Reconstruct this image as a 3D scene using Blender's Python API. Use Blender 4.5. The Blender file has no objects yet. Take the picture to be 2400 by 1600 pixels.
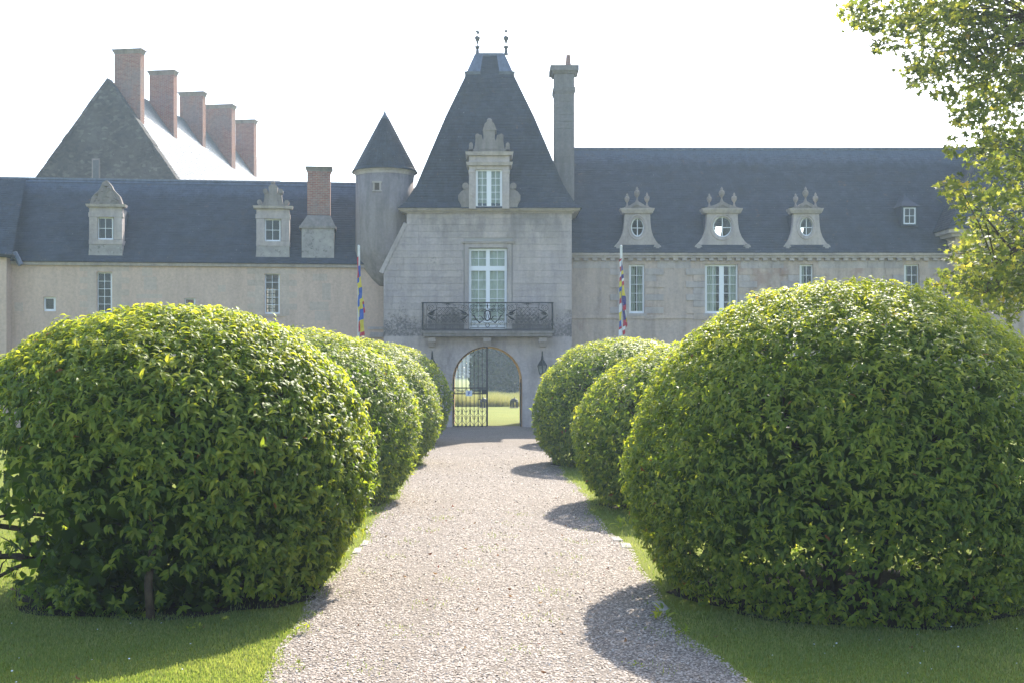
import bpy, math, random
import numpy as np
from mathutils import Vector, Matrix, noise as mnoise

random.seed(7)
RNG = np.random.default_rng(11)
C = bpy.context.scene.collection
scene = bpy.context.scene

# ------------------------------------------------------------------ camera, light, exposure
FPX, CX, CY, EYE = 2800.0, 1142.0, 868.0, 2.34      # focal length and vanishing point in photo pixels, eye height
cam_d = bpy.data.cameras.new('camera')
cam = bpy.data.objects.new('camera', cam_d); C.objects.link(cam)
cam.location = (0, 0, EYE); cam.rotation_euler = (math.pi/2, 0, 0)
cam_d.sensor_fit = 'HORIZONTAL'; cam_d.sensor_width = 36.0; cam_d.lens = 36.0*FPX/2400.0
cam_d.shift_x = (1200-CX)/2400.0; cam_d.shift_y = (CY-800)/2400.0
cam_d.clip_start = 0.1; cam_d.clip_end = 6000
scene.camera = cam

SUN = Vector((0.38, 1.12, 1.0)).normalized()           # towards the sun: behind the castle, to the right
SUN_EL = math.asin(SUN.z); SUN_AZ = math.atan2(SUN.x, SUN.y)
world = bpy.data.worlds.new('World'); scene.world = world; world.use_nodes = True
wn = world.node_tree; wn.nodes.clear()
w_out = wn.nodes.new('ShaderNodeOutputWorld'); w_bg = wn.nodes.new('ShaderNodeBackground'); w_sky = wn.nodes.new('ShaderNodeTexSky')
w_sky.sky_type = 'NISHITA'; w_sky.sun_disc = False
w_sky.sun_elevation = SUN_EL; w_sky.sun_rotation = SUN_AZ
w_sky.air_density = 1.0; w_sky.dust_density = 1.6; w_sky.ozone_density = 1.0
w_bg.inputs['Strength'].default_value = 0.15
wn.links.new(w_sky.outputs[0], w_bg.inputs[0]); wn.links.new(w_bg.outputs[0], w_out.inputs[0])
sun_d = bpy.data.lights.new('sun', 'SUN'); sun_d.energy = 4.0; sun_d.angle = math.radians(0.6); sun_d.color = (1.0, 0.93, 0.82)
sun = bpy.data.objects.new('sun', sun_d); C.objects.link(sun)
sun.rotation_euler = SUN.to_track_quat('Z', 'Y').to_euler(); sun.location = (20, 60, 50)
scene.view_settings.view_transform = 'Standard'; scene.view_settings.look = 'None'
scene.view_settings.exposure = 1.5; scene.view_settings.gamma = 1.0
scene.view_settings.use_curve_mapping = False
scene.render.engine = 'CYCLES'
scene.cycles.max_bounces = 8; scene.cycles.transparent_max_bounces = 16
scene.cycles.volume_bounces = 1; scene.cycles.use_denoising = True

# ------------------------------------------------------------------ helpers
ORG = {}
def props(o, label=None, cat=None, group=None, kind=None):
    if label: o['label'] = label
    if cat: o['category'] = cat
    if group: o['group'] = group
    if kind: o['kind'] = kind
    return o
def thing(name, label, cat, loc, group=None):
    o = bpy.data.objects.new(name, None); C.objects.link(o)
    o.empty_display_size = 0.3; o.location = loc; ORG[o.name] = Vector(loc)
    return props(o, label, cat, group)
def link_mesh(name, me, parent=None, org=None):
    o = bpy.data.objects.new(name, me); C.objects.link(o)
    if parent is not None:
        o.parent = parent; ORG[o.name] = ORG[parent.name]
    else:
        ORG[o.name] = Vector((0, 0, 0))
    return o
def P(px, py, Y):
    return Vector(((px-CX)/FPX*Y, Y, EYE+(CY-py)/FPX*Y))
def gx(px, py):                                          # the point of the ground seen at a pixel
    Y = FPX*EYE/(py-CY); return Vector(((px-CX)/FPX*Y, Y, 0))

class Facade:
    """a vertical wall plane: u runs along it to the right, d into the building, z up"""
    def __init__(s, ax, ay, deg=0.0):
        a = math.radians(deg); s.A = Vector((ax, ay)); s.U = Vector((math.cos(a), math.sin(a))); s.N = Vector((-math.sin(a), math.cos(a)))
    def uz(s, px, py, d=0.0):
        dx, dz = (px-CX)/FPX, (CY-py)/FPX
        t = (s.A.dot(s.N)+d)/(dx*s.N.x+s.N.y)
        q = Vector((t*dx, t))-s.A
        return q.dot(s.U), EYE+t*dz
    def u(s, px, d=0.0): return s.uz(px, CY, d)[0]
    def z(s, px, py, d=0.0): return s.uz(px, py, d)[1]
    def W(s, u, z, d=0.0):
        q = s.A+s.U*u+s.N*d
        return Vector((q.x, q.y, z))

class MB:
    def __init__(s): s.v = []; s.f = []; s.m = []; s.mi = 0
    def add(s, vs, fs):
        b = len(s.v); s.v += [tuple(v) for v in vs]
        for f in fs: s.f.append([b+i for i in f]); s.m.append(s.mi)
    def hexa(s, c):
        s.add(c, [(0,3,2,1),(4,5,6,7),(0,1,5,4),(1,2,6,5),(2,3,7,6),(3,0,4,7)])
    def box(s, x0, x1, y0, y1, z0, z1):
        s.hexa([(x0,y0,z0),(x1,y0,z0),(x1,y1,z0),(x0,y1,z0),(x0,y0,z1),(x1,y0,z1),(x1,y1,z1),(x0,y1,z1)])
    def fbox(s, F, u0, u1, z0, z1, d0, d1, du=0.0, dd=0.0):      # du, dd: how much wider / prouder the top is
        s.hexa([F.W(u0,z0,d0),F.W(u1,z0,d0),F.W(u1,z0,d1),F.W(u0,z0,d1),F.W(u0-du,z1,d0-dd),F.W(u1+du,z1,d0-dd),F.W(u1+du,z1,d1),F.W(u0-du,z1,d1)])
    def pbox(s, F, px0, px1, py0, py1, d0, d1, du=0.0, dd=0.0):  # same by photo pixels on the plane at d0
        u0, z1 = F.uz(px0, py0, d0); u1, _ = F.uz(px1, py0, d0); z0 = F.z((px0+px1)/2, py1, d0); z1 = F.z((px0+px1)/2, py0, d0)
        s.fbox(F, u0, u1, z0, z1, d0, d1, du, dd)
    def fpoly(s, F, pts, d0, d1):
        n = len(pts)
        vs = [F.W(u,z,d0) for u,z in pts]+[F.W(u,z,d1) for u,z in pts]
        fs = [list(range(n)), list(range(2*n-1, n-1, -1))]+[[i, i+n, (i+1)%n+n, (i+1)%n] for i in range(n)]
        s.add(vs, fs)
    def ppoly(s, F, pp, d0, d1): s.fpoly(F, [F.uz(x,y,d0) for x,y in pp], d0, d1)
    def fdisc(s, F, u, z, ru, rz, d0, d1, n=16):
        s.fpoly(F, [(u+ru*math.cos(2*math.pi*i/n), z+rz*math.sin(2*math.pi*i/n)) for i in range(n)], d0, d1)
    def tube(s, pts, r, n=6, cap=True):
        pts = [Vector(p) for p in pts]
        if not isinstance(r, (list, tuple)): r = [r]*len(pts)
        b = len(s.v); prev = None
        for i, p in enumerate(pts):
            t = (pts[min(i+1, len(pts)-1)]-pts[max(i-1, 0)])
            t = t.normalized() if t.length > 1e-9 else Vector((0,0,1))
            if prev is None:
                a = Vector((0,0,1)) if abs(t.z) < .9 else Vector((1,0,0)); x = t.cross(a).normalized()
            else:
                x = prev-t*prev.dot(t); x = x.normalized() if x.length > 1e-6 else t.orthogonal().normalized()
            prev = x; y = t.cross(x)
            for k in range(n):
                a = 2*math.pi*k/n; s.v.append(tuple(p+x*(math.cos(a)*r[i])+y*(math.sin(a)*r[i])))
        for i in range(len(pts)-1):
            for k in range(n):
                s.f.append([b+i*n+k, b+i*n+(k+1)%n, b+(i+1)*n+(k+1)%n, b+(i+1)*n+k]); s.m.append(s.mi)
        if cap:
            s.f.append([b+k for k in range(n)][::-1]); s.m.append(s.mi)
            s.f.append([b+(len(pts)-1)*n+k for k in range(n)]); s.m.append(s.mi)
    def lathe(s, c, prof, n=16, sq=None):                 # prof: (radius, z) pairs
        b = len(s.v)
        for r, z in prof:
            for k in range(n):
                a = 2*math.pi*(k+.5)/n; s.v.append((c[0]+r*math.cos(a), c[1]+r*math.sin(a), c[2]+z))
        for i in range(len(prof)-1):
            for k in range(n):
                s.f.append([b+i*n+k, b+i*n+(k+1)%n, b+(i+1)*n+(k+1)%n, b+(i+1)*n+k]); s.m.append(s.mi)
        s.f.append([b+k for k in range(n)][::-1]); s.m.append(s.mi)
        s.f.append([b+(len(prof)-1)*n+k for k in range(n)]); s.m.append(s.mi)
    def panel(s, O, A, B, a1, b1, holes=(), thick=None):  # a sheet O + a*A + b*B with rectangular holes and reveals
        O, A, B = Vector(O), Vector(A), Vector(B)
        xs = sorted({0.0, a1, *[min(max(h[0],0),a1) for h in holes], *[min(max(h[1],0),a1) for h in holes]})
        ys = sorted({0.0, b1, *[min(max(h[2],0),b1) for h in holes], *[min(max(h[3],0),b1) for h in holes]})
        for i in range(len(xs)-1):
            for j in range(len(ys)-1):
                cx, cy = (xs[i]+xs[i+1])/2, (ys[j]+ys[j+1])/2
                if any(h[0] < cx < h[1] and h[2] < cy < h[3] for h in holes): continue
                s.add([O+A*xs[i]+B*ys[j], O+A*xs[i+1]+B*ys[j], O+A*xs[i+1]+B*ys[j+1], O+A*xs[i]+B*ys[j+1]], [(0,1,2,3)])
        if thick is not None:
            T = Vector(thick)
            for h in holes:
                c = [O+A*h[0]+B*h[2], O+A*h[1]+B*h[2], O+A*h[1]+B*h[3], O+A*h[0]+B*h[3]]
                for i in range(4):
                    s.add([c[i], c[(i+1)%4], c[(i+1)%4]+T, c[i]+T], [(0,1,2,3)])
    def build(s, name, mat, parent=None, smooth=False, label=None, kind=None):
        o0 = ORG[parent.name] if parent is not None else Vector((0,0,0))
        me = bpy.data.meshes.new(name)
        me.from_pydata([(v[0]-o0.x, v[1]-o0.y, v[2]-o0.z) for v in s.v], [], s.f)
        mats = mat if isinstance(mat, list) else [mat]
        for m in mats: me.materials.append(m)
        if len(mats) > 1: me.polygons.foreach_set('material_index', s.m)
        if smooth: me.polygons.foreach_set('use_smooth', [True]*len(s.f))
        me.update()
        o = link_mesh(name, me, parent)
        return props(o, label, kind=kind)

def np_mesh(name, V, F, mats, parent=None, rnd=None, smooth=False, org=True):
    """V (n,3), F (m,k) all faces with k corners; rnd: one value per face"""
    o0 = ORG[parent.name] if (parent is not None and org) else Vector((0,0,0))
    V = V-np.array(o0)[None, :]
    me = bpy.data.meshes.new(name); k = F.shape[1]
    me.vertices.add(len(V)); me.vertices.foreach_set('co', V.astype(np.float32).ravel())
    me.loops.add(F.size); me.loops.foreach_set('vertex_index', F.astype(np.int32).ravel())
    me.polygons.add(len(F)); me.polygons.foreach_set('loop_start', np.arange(0, F.size, k, dtype=np.int32))
    if smooth: me.polygons.foreach_set('use_smooth', np.ones(len(F), dtype=bool))
    me.materials.append(mats)
    if rnd is not None:
        at = me.attributes.new('rnd', 'FLOAT', 'FACE'); at.data.foreach_set('value', rnd.astype(np.float32))
    me.update(calc_edges=True)
    return link_mesh(name, me, parent)

def scatter(tv, tf, pos, ax, ay, az, sc):
    """copies of a template (tv, tf) placed at pos with axes ax ay az and sizes sc (n,) or (n,3)"""
    n, k = len(pos), len(tv)
    if sc.ndim == 1: sc = np.repeat(sc[:, None], 3, 1)
    V = pos[:, None, :]+(tv[None, :, 0, None]*sc[:, None, 0, None])*ax[:, None, :]+(tv[None, :, 1, None]*sc[:, None, 1, None])*ay[:, None, :]+(tv[None, :, 2, None]*sc[:, None, 2, None])*az[:, None, :]
    F = (tf[None, :, :]+(np.arange(n)*k)[:, None, None]).reshape(-1, tf.shape[1])
    return V.reshape(-1, 3), F
def unit(a): return a/np.maximum(np.linalg.norm(a, axis=1, keepdims=True), 1e-9)

# ------------------------------------------------------------------ materials
def mat(name, base, rough=0.8, spec=0.3):
    m = bpy.data.materials.new(name); m.use_nodes = True
    b = m.node_tree.nodes['Principled BSDF']
    b.inputs['Base Color'].default_value = (*base, 1); b.inputs['Roughness'].default_value = rough
    b.inputs['Specular IOR Level'].default_value = spec
    return m
class NT:
    def __init__(s, m): s.t = m.node_tree; s.b = s.t.nodes.get('Principled BSDF')
    def n(s, typ, **kw):
        x = s.t.nodes.new(typ)
        for k, v in kw.items(): setattr(x, k, v)
        return x
    def l(s, a, b): s.t.links.new(a, b)
    def pos(s):
        return s.n('ShaderNodeNewGeometry').outputs['Position']
    def noise(s, vec, scale, detail=4, rough=.6, dist=0):
        x = s.n('ShaderNodeTexNoise'); x.inputs['Scale'].default_value = scale; x.inputs['Detail'].default_value = detail
        x.inputs['Roughness'].default_value = rough; x.inputs['Distortion'].default_value = dist
        s.l(vec, x.inputs['Vector']); return x.outputs['Fac']
    def scaled(s, vec, sc):
        x = s.n('ShaderNodeVectorMath', operation='MULTIPLY'); s.l(vec, x.inputs[0]); x.inputs[1].default_value = sc; return x.outputs[0]
    def ramp(s, fac, stops):
        x = s.n('ShaderNodeValToRGB'); r = x.color_ramp
        r.elements[0].position = stops[0][0]; r.elements[0].color = (*stops[0][1], 1) if not isinstance(stops[0][1], float) else (stops[0][1],)*3+(1,)
        r.elements[1].position = stops[-1][0]; r.elements[1].color = (*stops[-1][1], 1) if not isinstance(stops[-1][1], float) else (stops[-1][1],)*3+(1,)
        for p, c in stops[1:-1]:
            e = r.elements.new(p); e.color = (*c, 1) if not isinstance(c, float) else (c,)*3+(1,)
        s.l(fac, x.inputs[0]); return x.outputs[0]
    def mix(s, a, b, fac, mode='MIX'):
        x = s.n('ShaderNodeMix', data_type='RGBA', blend_type=mode)
        for sock, v in ((x.inputs[6], a), (x.inputs[7], b)):
            if isinstance(v, tuple): sock.default_value = (*v, 1)
            else: s.l(v, sock)
        if isinstance(fac, float): x.inputs[0].default_value = fac
        else: s.l(fac, x.inputs[0])
        return x.outputs[2]
    def math(s, op, a, b=None, c=None):
        x = s.n('ShaderNodeMath', operation=op)
        for i, v in enumerate((a, b, c)):
            if v is None: continue
            if isinstance(v, (int, float)): x.inputs[i].default_value = v
            else: s.l(v, x.inputs[i])
        return x.outputs[0]
    def mapr(s, v, a, b, c=0.0, d=1.0):
        x = s.n('ShaderNodeMapRange'); x.interpolation_type = 'SMOOTHSTEP'; s.l(v, x.inputs[0])
        for i, q in enumerate((a, b, c, d)): x.inputs[i+1].default_value = q
        return x.outputs[0]
    def bump(s, h, strength=.4, dist=.01):
        x = s.n('ShaderNodeBump'); x.inputs['Strength'].default_value = strength; x.inputs['Distance'].default_value = dist
        s.l(h, x.inputs['Height']); s.l(x.outputs[0], s.b.inputs['Normal'])
    def color(s, c): s.l(c, s.b.inputs['Base Color'])

def stone_mat(name, base, warm, dark=.45, lichen=False, red=False):
    m = mat(name, base, .9, .2); t = NT(m); p = t.pos()
    big = t.noise(p, .9, 5, .62); fine = t.noise(p, 9, 4, .7); streak = t.noise(t.scaled(p, (2.2, 2.2, .35)), 1.3, 5, .65)
    oi = t.n('ShaderNodeObjectInfo').outputs['Random']
    c = t.mix(base, warm, t.ramp(big, [(.35, 0.0), (.68, 1.0)]))
    c = t.mix(c, t.ramp(oi, [(0, .88), (.5, .97), (1, 1.05)]), .7, 'MULTIPLY')
    c = t.mix(c, t.ramp(streak, [(.3, dark), (.58, 1.0)]), .75, 'MULTIPLY')
    c = t.mix(c, t.ramp(fine, [(.3, .72), (.65, 1.0)]), .7, 'MULTIPLY')
    if red:
        r = t.noise(p, .55, 4, .7); c = t.mix(c, (.30, .17, .13), t.math('MULTIPLY', t.mapr(r, .53, .68), .55))
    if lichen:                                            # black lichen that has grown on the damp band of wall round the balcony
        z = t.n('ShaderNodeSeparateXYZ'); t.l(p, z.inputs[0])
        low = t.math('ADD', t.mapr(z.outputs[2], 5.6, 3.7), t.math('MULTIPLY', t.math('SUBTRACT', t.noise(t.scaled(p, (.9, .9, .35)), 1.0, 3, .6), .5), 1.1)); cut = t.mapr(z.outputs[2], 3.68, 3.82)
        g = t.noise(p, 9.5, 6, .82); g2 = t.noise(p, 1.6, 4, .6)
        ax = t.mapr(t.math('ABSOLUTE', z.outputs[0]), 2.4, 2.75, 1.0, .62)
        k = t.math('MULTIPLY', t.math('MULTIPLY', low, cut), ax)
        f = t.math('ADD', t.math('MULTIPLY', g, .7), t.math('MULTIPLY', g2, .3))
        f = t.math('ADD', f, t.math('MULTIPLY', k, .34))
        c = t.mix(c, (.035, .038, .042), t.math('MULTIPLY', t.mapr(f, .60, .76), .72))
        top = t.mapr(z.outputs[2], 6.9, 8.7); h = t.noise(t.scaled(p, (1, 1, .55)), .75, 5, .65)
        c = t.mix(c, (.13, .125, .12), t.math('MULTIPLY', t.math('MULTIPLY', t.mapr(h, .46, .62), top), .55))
    t.color(c); t.bump(t.math('ADD', fine, t.math('MULTIPLY', big, .6)), .5, .02)
    return m
def noisy(name, c0, c1, scale, rough=.7, spec=.3, bump=0):
    m = mat(name, c0, rough, spec); t = NT(m); n = t.noise(t.pos(), scale, 4, .6)
    t.color(t.ramp(n, [(.3, c0), (.7, c1)]))
    if bump: t.bump(n, .5, bump)
    return m
M = {}
M['ashlar'] = stone_mat('ashlar_limestone', (.475, .405, .395), (.53, .445, .40), .62, lichen=True)
M['mortar'] = mat('lime_mortar', (.36, .33, .31), .95, .1)
M['wing_stone'] = stone_mat('wing_limestone', (.54, .43, .37), (.585, .455, .37), .6, red=True)
M['trim'] = stone_mat('trim_limestone', (.47, .405, .39), (.53, .45, .40), .6)
M['old_stone'] = stone_mat('mossy_limestone', (.28, .245, .23), (.33, .285, .25), .5)
M['ochre'] = noisy('warm_bounce_ochre', (.52, .33, .19), (.60, .40, .25), 2.5, .9, .15)  # warm bounce light in the passage put into the colour; also orange room walls
M['plaster'] = stone_mat('beige_plaster', (.64, .468, .37), (.67, .493, .385), .8)
M['pale_patch'] = stone_mat('bare_stone_patch', (.57, .45, .37), (.60, .47, .375), .85)
M['turret'] = stone_mat('turret_render', (.29, .25, .245), (.35, .30, .28), .5)
def lichen_mat():
    m = mat('lichened_limestone', (.36, .33, .31), .9, .2); t = NT(m); p = t.pos()
    c = t.ramp(t.noise(p, 1.6, 5, .65), [(.35, (.26, .235, .22)), (.65, (.40, .36, .33))])
    c = t.mix(c, (.07, .07, .07), t.math('MULTIPLY', t.mapr(t.noise(p, 5, 6, .75), .52, .68), .75))
    c = t.mix(c, (.60, .58, .56), t.mapr(t.noise(t.scaled(p, (1, 1, 1.4)), 4.1, 6, .8), .60, .70))
    t.color(c); return m
M['lichen'] = lichen_mat()
M['chimney_stone'] = stone_mat('chimney_limestone', (.22, .205, .20), (.27, .24, .225), .6)
def rubble_mat():
    m = mat('rubble_gable', (.17, .165, .155), .95, .15); t = NT(m); p = t.pos()
    v = t.n('ShaderNodeTexVoronoi'); v.inputs['Scale'].default_value = 4.5; t.l(t.scaled(p, (1, 1, 1.7)), v.inputs['Vector']); sp = t.n('ShaderNodeSeparateColor'); t.l(v.outputs['Color'], sp.inputs[0])
    c = t.ramp(sp.outputs[0], [(0, (.07, .068, .066)), (.8, (.10, .095, .09)), (1, (.15, .14, .13))])
    c = t.mix(c, t.ramp(t.noise(p, .5, 5, .7), [(.35, .65), (.65, 1.2)]), .9, 'MULTIPLY')
    c = t.mix(c, (.34, .32, .30), t.math('MULTIPLY', t.mapr(t.noise(p, 3.4, 6, .85), .62, .74), .8)); t.color(c); t.bump(t.noise(p, 6, 4, .7), .5, .05); return m
M['rubble'] = rubble_mat()

def slate_mat(ztop=None, name='slate'):
    m = mat(name, (.06, .066, .08), .55, .4); t = NT(m); p = t.pos()
    a = t.n('ShaderNodeAttribute', attribute_name='rnd').outputs['Fac']
    c = t.ramp(a, [(0, (.025, .031, .045)), (.5, (.033, .041, .060)), (1, (.045, .055, .079))])
    moss = t.mapr(t.noise(p, 1.1, 6, .72), .5, .68); c = t.mix(c, (.042, .041, .042), t.math('MULTIPLY', moss, .6))
    st = t.noise(t.scaled(p, (1.6, 1.6, .22)), 1.5, 5, .7); c = t.mix(c, t.ramp(st, [(.34, .55), (.62, 1.15)]), .8, 'MULTIPLY')
    if ztop:                                              # clean bluish streaks where metal-laden rain runs off the lead ridge
        sz = t.n('ShaderNodeSeparateXYZ'); t.l(p, sz.inputs[0])
        k = t.math('ADD', t.mapr(sz.outputs[2], ztop-2.2, ztop), t.math('MULTIPLY', t.noise(t.scaled(p, (2.6, 2.6, .12)), 1.4, 4, .7), .9))
        c = t.mix(c, (.085, .11, .165), t.math('MULTIPLY', t.mapr(k, .95, 1.5), .75))
    org = t.mapr(t.noise(p, 2.3, 5, .75), .63, .72); c = t.mix(c, (.15, .09, .04), t.math('MULTIPLY', org, .6))
    wht = t.mapr(t.noise(p, 16, 2, .5), .74, .78); c = t.mix(c, (.34, .36, .34), wht)
    t.color(c); t.l(t.ramp(a, [(0, .42), (1, .65)]), t.b.inputs['Roughness']); return m
M['slate'] = slate_mat()
M['slate_left'] = slate_mat(10.9, 'slate_left'); M['slate_right'] = slate_mat(12.6, 'slate_right'); M['slate_plain'] = mat('slate_cladding', (.045, .054, .072), .8, .25)
M['sheen_slate'] = mat('sun_sheen_slate', (.16, .17, .19), .42, 1.0)  # sun sheen of the gabled roof put into a pale, glossy slate
M['under'] = mat('roof_boarding', (.035, .037, .042), .9, .1)
def lead_mat():
    m = mat('lead', (.2, .225, .27), .5, .5); t = NT(m); p = t.pos()
    c = t.ramp(t.noise(t.scaled(p, (3, 3, .6)), 2, 5, .6), [(.3, (.075, .09, .125)), (.7, (.15, .175, .23))]); t.color(c); return m
M['lead'] = lead_mat()
def brick_mat():
    m = mat('brick', (.3, .15, .11), .9, .15); t = NT(m); g = t.n('ShaderNodeTexCoord').outputs['Object']
    sep = t.n('ShaderNodeSeparateXYZ'); t.l(g, sep.inputs[0]); cmb = t.n('ShaderNodeCombineXYZ')
    t.l(t.math('ADD', sep.outputs[0], sep.outputs[1]), cmb.inputs[0]); t.l(sep.outputs[2], cmb.inputs[1])
    b = t.n('ShaderNodeTexBrick'); t.l(cmb.outputs[0], b.inputs['Vector']); b.inputs['Scale'].default_value = 1
    b.inputs['Brick Width'].default_value = .23; b.inputs['Row Height'].default_value = .075; b.inputs['Mortar Size'].default_value = .009
    b.inputs['Color1'].default_value = (.30, .115, .08, 1); b.inputs['Color2'].default_value = (.38, .18, .125, 1); b.inputs['Mortar'].default_value = (.36, .31, .27, 1)
    p = t.pos(); c = t.mix(b.outputs[0], (.25, .215, .20), t.math('MULTIPLY', t.mapr(t.noise(t.scaled(p, (1, 1, .6)), .8, 5, .7), .40, .66), .68))
    t.color(t.mix(c, t.ramp(t.noise(p, 6, 3, .6), [(.3, .7), (.7, 1.0)]), .8, 'MULTIPLY')); t.bump(b.outputs['Fac'], .3, -.01); return m
M['brick'] = brick_mat()
M['white'] = mat('white_paint', (.80, .80, .82), .45, .4)
M['iron'] = noisy('black_iron', (.012, .013, .015), (.022, .022, .024), 8, .5, .4)
M['grey_lead'] = noisy('grey_metal', (.06, .065, .07), (.1, .1, .11), 6, .5, .5)
M['dark_room'] = mat('dark_interior', (.035, .03, .027), .95, .1)
M['curtain'] = noisy('pale_curtain', (.38, .41, .36), (.52, .54, .47), 3.5, .9, .1)
M['wood_door'] = noisy('reddish_blind', (.22, .09, .06), (.28, .12, .08), 5, .8, .2)
M['pole'] = noisy('pale_pole_paint', (.62, .60, .56), (.72, .70, .66), 5, .4, .4)
M['bark'] = noisy('bark', (.045, .033, .025), (.10, .075, .055), 14, .9, .15, .01)
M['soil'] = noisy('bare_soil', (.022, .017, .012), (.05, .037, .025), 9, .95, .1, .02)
M['bronze'] = noisy('dark_bronze', (.018, .02, .022), (.04, .042, .045), 12, .5, .4)
M['cloth_red'] = mat('flag_red', (.42, .03, .05), .8, .1); M['cloth_blue'] = mat('flag_blue', (.045, .11, .38), .8, .1)
M['cloth_yellow'] = mat('flag_yellow', (.62, .50, .05), .8, .1); M['cloth_white'] = mat('flag_white', (.7, .68, .68), .8, .1)
M['cloth_purple'] = mat('flag_navy', (.05, .04, .17), .8, .1)
M['sign_white'] = mat('sign_white', (.72, .74, .8), .6, .3); M['sign_blue'] = mat('sign_blue', (.02, .05, .25), .6, .3)
def glass_mat():
    m = bpy.data.materials.new('window_glass'); m.use_nodes = True; t = NT(m); t.t.nodes.remove(t.b)
    out = t.t.nodes['Material Output']; tr = t.n('ShaderNodeBsdfTransparent'); tr.inputs[0].default_value = (.82, .87, .84, 1)
    gl = t.n('ShaderNodeBsdfGlossy'); gl.inputs['Roughness'].default_value = .03; gl.inputs[0].default_value = (.9, .95, .92, 1)
    mx = t.n('ShaderNodeMixShader'); mx.inputs[0].default_value = .03; t.l(tr.outputs[0], mx.inputs[1]); t.l(gl.outputs[0], mx.inputs[2]); t.l(mx.outputs[0], out.inputs[0])
    return m
M['glass'] = glass_mat()
def leaf_mat(name, stops, trans, tfac, rough=.32, spec=.5, obj=False):
    m = mat(name, (.05, .1, .03), rough, spec); t = NT(m)
    a = t.n('ShaderNodeObjectInfo').outputs['Random'] if obj else t.n('ShaderNodeAttribute', attribute_name='rnd').outputs['Fac']
    c = t.ramp(a, stops); t.color(c)
    tr = t.n('ShaderNodeBsdfTranslucent'); t.l(t.ramp(a, trans), tr.inputs[0])
    mx = t.n('ShaderNodeMixShader'); mx.inputs[0].default_value = tfac
    t.l(t.b.outputs[0], mx.inputs[1]); t.l(tr.outputs[0], mx.inputs[2]); t.l(mx.outputs[0], t.t.nodes['Material Output'].inputs[0])
    return m
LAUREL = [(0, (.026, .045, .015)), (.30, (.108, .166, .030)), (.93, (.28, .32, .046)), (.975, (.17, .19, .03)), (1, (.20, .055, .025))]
LAUREL_T = [(0, (.12, .22, .015)), (.4, (.38, .49, .03)), (.93, (.84, .78, .05)), (1, (.6, .3, .05))]
M['laurel'] = leaf_mat('laurel_leaf', LAUREL, LAUREL_T, .50, .48, .24)
M['laurel_obj'] = leaf_mat('laurel_leaf_single', [(0, (.06, .088, .018)), (1, (.20, .22, .035))], [(0, (.2, .32, .02)), (1, (.7, .7, .05))], .50, .48, .24, obj=True)
MAPLE = [(0, (.045, .062, .020)), (.6, (.095, .115, .028)), (.95, (.22, .19, .03)), (1, (.3, .10, .03))]
MAPLE_T = [(0, (.10, .14, .02)), (.5, (.28, .34, .04)), (.8, (.66, .66, .07)), (1, (.85, .70, .10))]
M['maple'] = leaf_mat('maple_leaf', MAPLE, MAPLE_T, .5, .5, .3)
M['maple_obj'] = leaf_mat('maple_leaf_single', MAPLE, MAPLE_T, .5, .5, .3, obj=True)
M['far_leaf'] = leaf_mat('woodland_leaf', [(0, (.022, .042, .028)), (1, (.055, .08, .03))], [(0, (.06, .11, .03)), (.85, (.14, .20, .04)), (1, (.6, .58, .10))], .25, .7, .1)
M['grass'] = leaf_mat('grass_blade', [(0, (.09, .125, .052)), (.6, (.15, .185, .068)), (1, (.27, .255, .12))], [(0, (.28, .42, .04)), (1, (.60, .62, .12))], .42, .45, .3)
M['dry_grass'] = leaf_mat('rough_grass', [(0, (.10, .12, .035)), (1, (.26, .23, .10))], [(0, (.3, .36, .06)), (1, (.6, .52, .2))], .4, .6, .2)
def lawn_mat():
    m = mat('lawn', (.07, .11, .025), .9, .15); t = NT(m); p = t.pos()
    c = t.ramp(t.noise(p, .35, 6, .7), [(.3, (.15, .19, .018)), (.7, (.21, .225, .028))])
    c = t.mix(c, t.ramp(t.noise(p, 40, 3, .7), [(.3, .55), (.7, 1.15)]), .8, 'MULTIPLY')
    tr = t.n('ShaderNodeBsdfTranslucent')
    t.color(c); t.bump(t.noise(p, 60, 3, .7), .7, .03); return m
M['lawn'] = lawn_mat()
def gravel_mat():
    m = mat('gravel', (.5, .45, .4), .85, .25); t = NT(m); p = t.pos()
    v = t.n('ShaderNodeTexVoronoi'); v.inputs['Scale'].default_value = 34; t.l(p, v.inputs['Vector'])
    sep = t.n('ShaderNodeSeparateColor'); t.l(v.outputs['Color'], sep.inputs[0])
    c = t.ramp(sep.outputs[0], [(0, (.20, .16, .125)), (.5, (.29, .24, .195)), (1, (.40, .34, .285))])
    c = t.mix(c, t.ramp(v.outputs['Distance'], [(0, 1.0), (.55, .55)]), .7, 'MULTIPLY')
    c = t.mix(c, t.ramp(t.noise(p, .9, 5, .65), [(.3, .80), (.7, 1.0)]), .8, 'MULTIPLY')
    gr = t.mapr(t.noise(p, 2.2, 5, .7), .64, .74); c = t.mix(c, (.13, .15, .05), t.math('MULTIPLY', gr, .5))
    t.color(c); t.bump(v.outputs['Distance'], .8, -.02); return m
M['gravel'] = gravel_mat()
def pebble_mat():
    m = mat('pebble', (.5, .45, .4), .7, .3); t = NT(m)
    a = t.n('ShaderNodeAttribute', attribute_name='rnd').outputs['Fac']
    t.color(t.ramp(a, [(0, (.22, .17, .13)), (.2, (.32, .26, .21)), (.6, (.39, .325, .27)), (1, (.50, .435, .375))])); return m
M['pebble'] = pebble_mat()
M['kerb'] = stone_mat('kerb_stone', (.40, .37, .33), (.46, .42, .36), .5)

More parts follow.
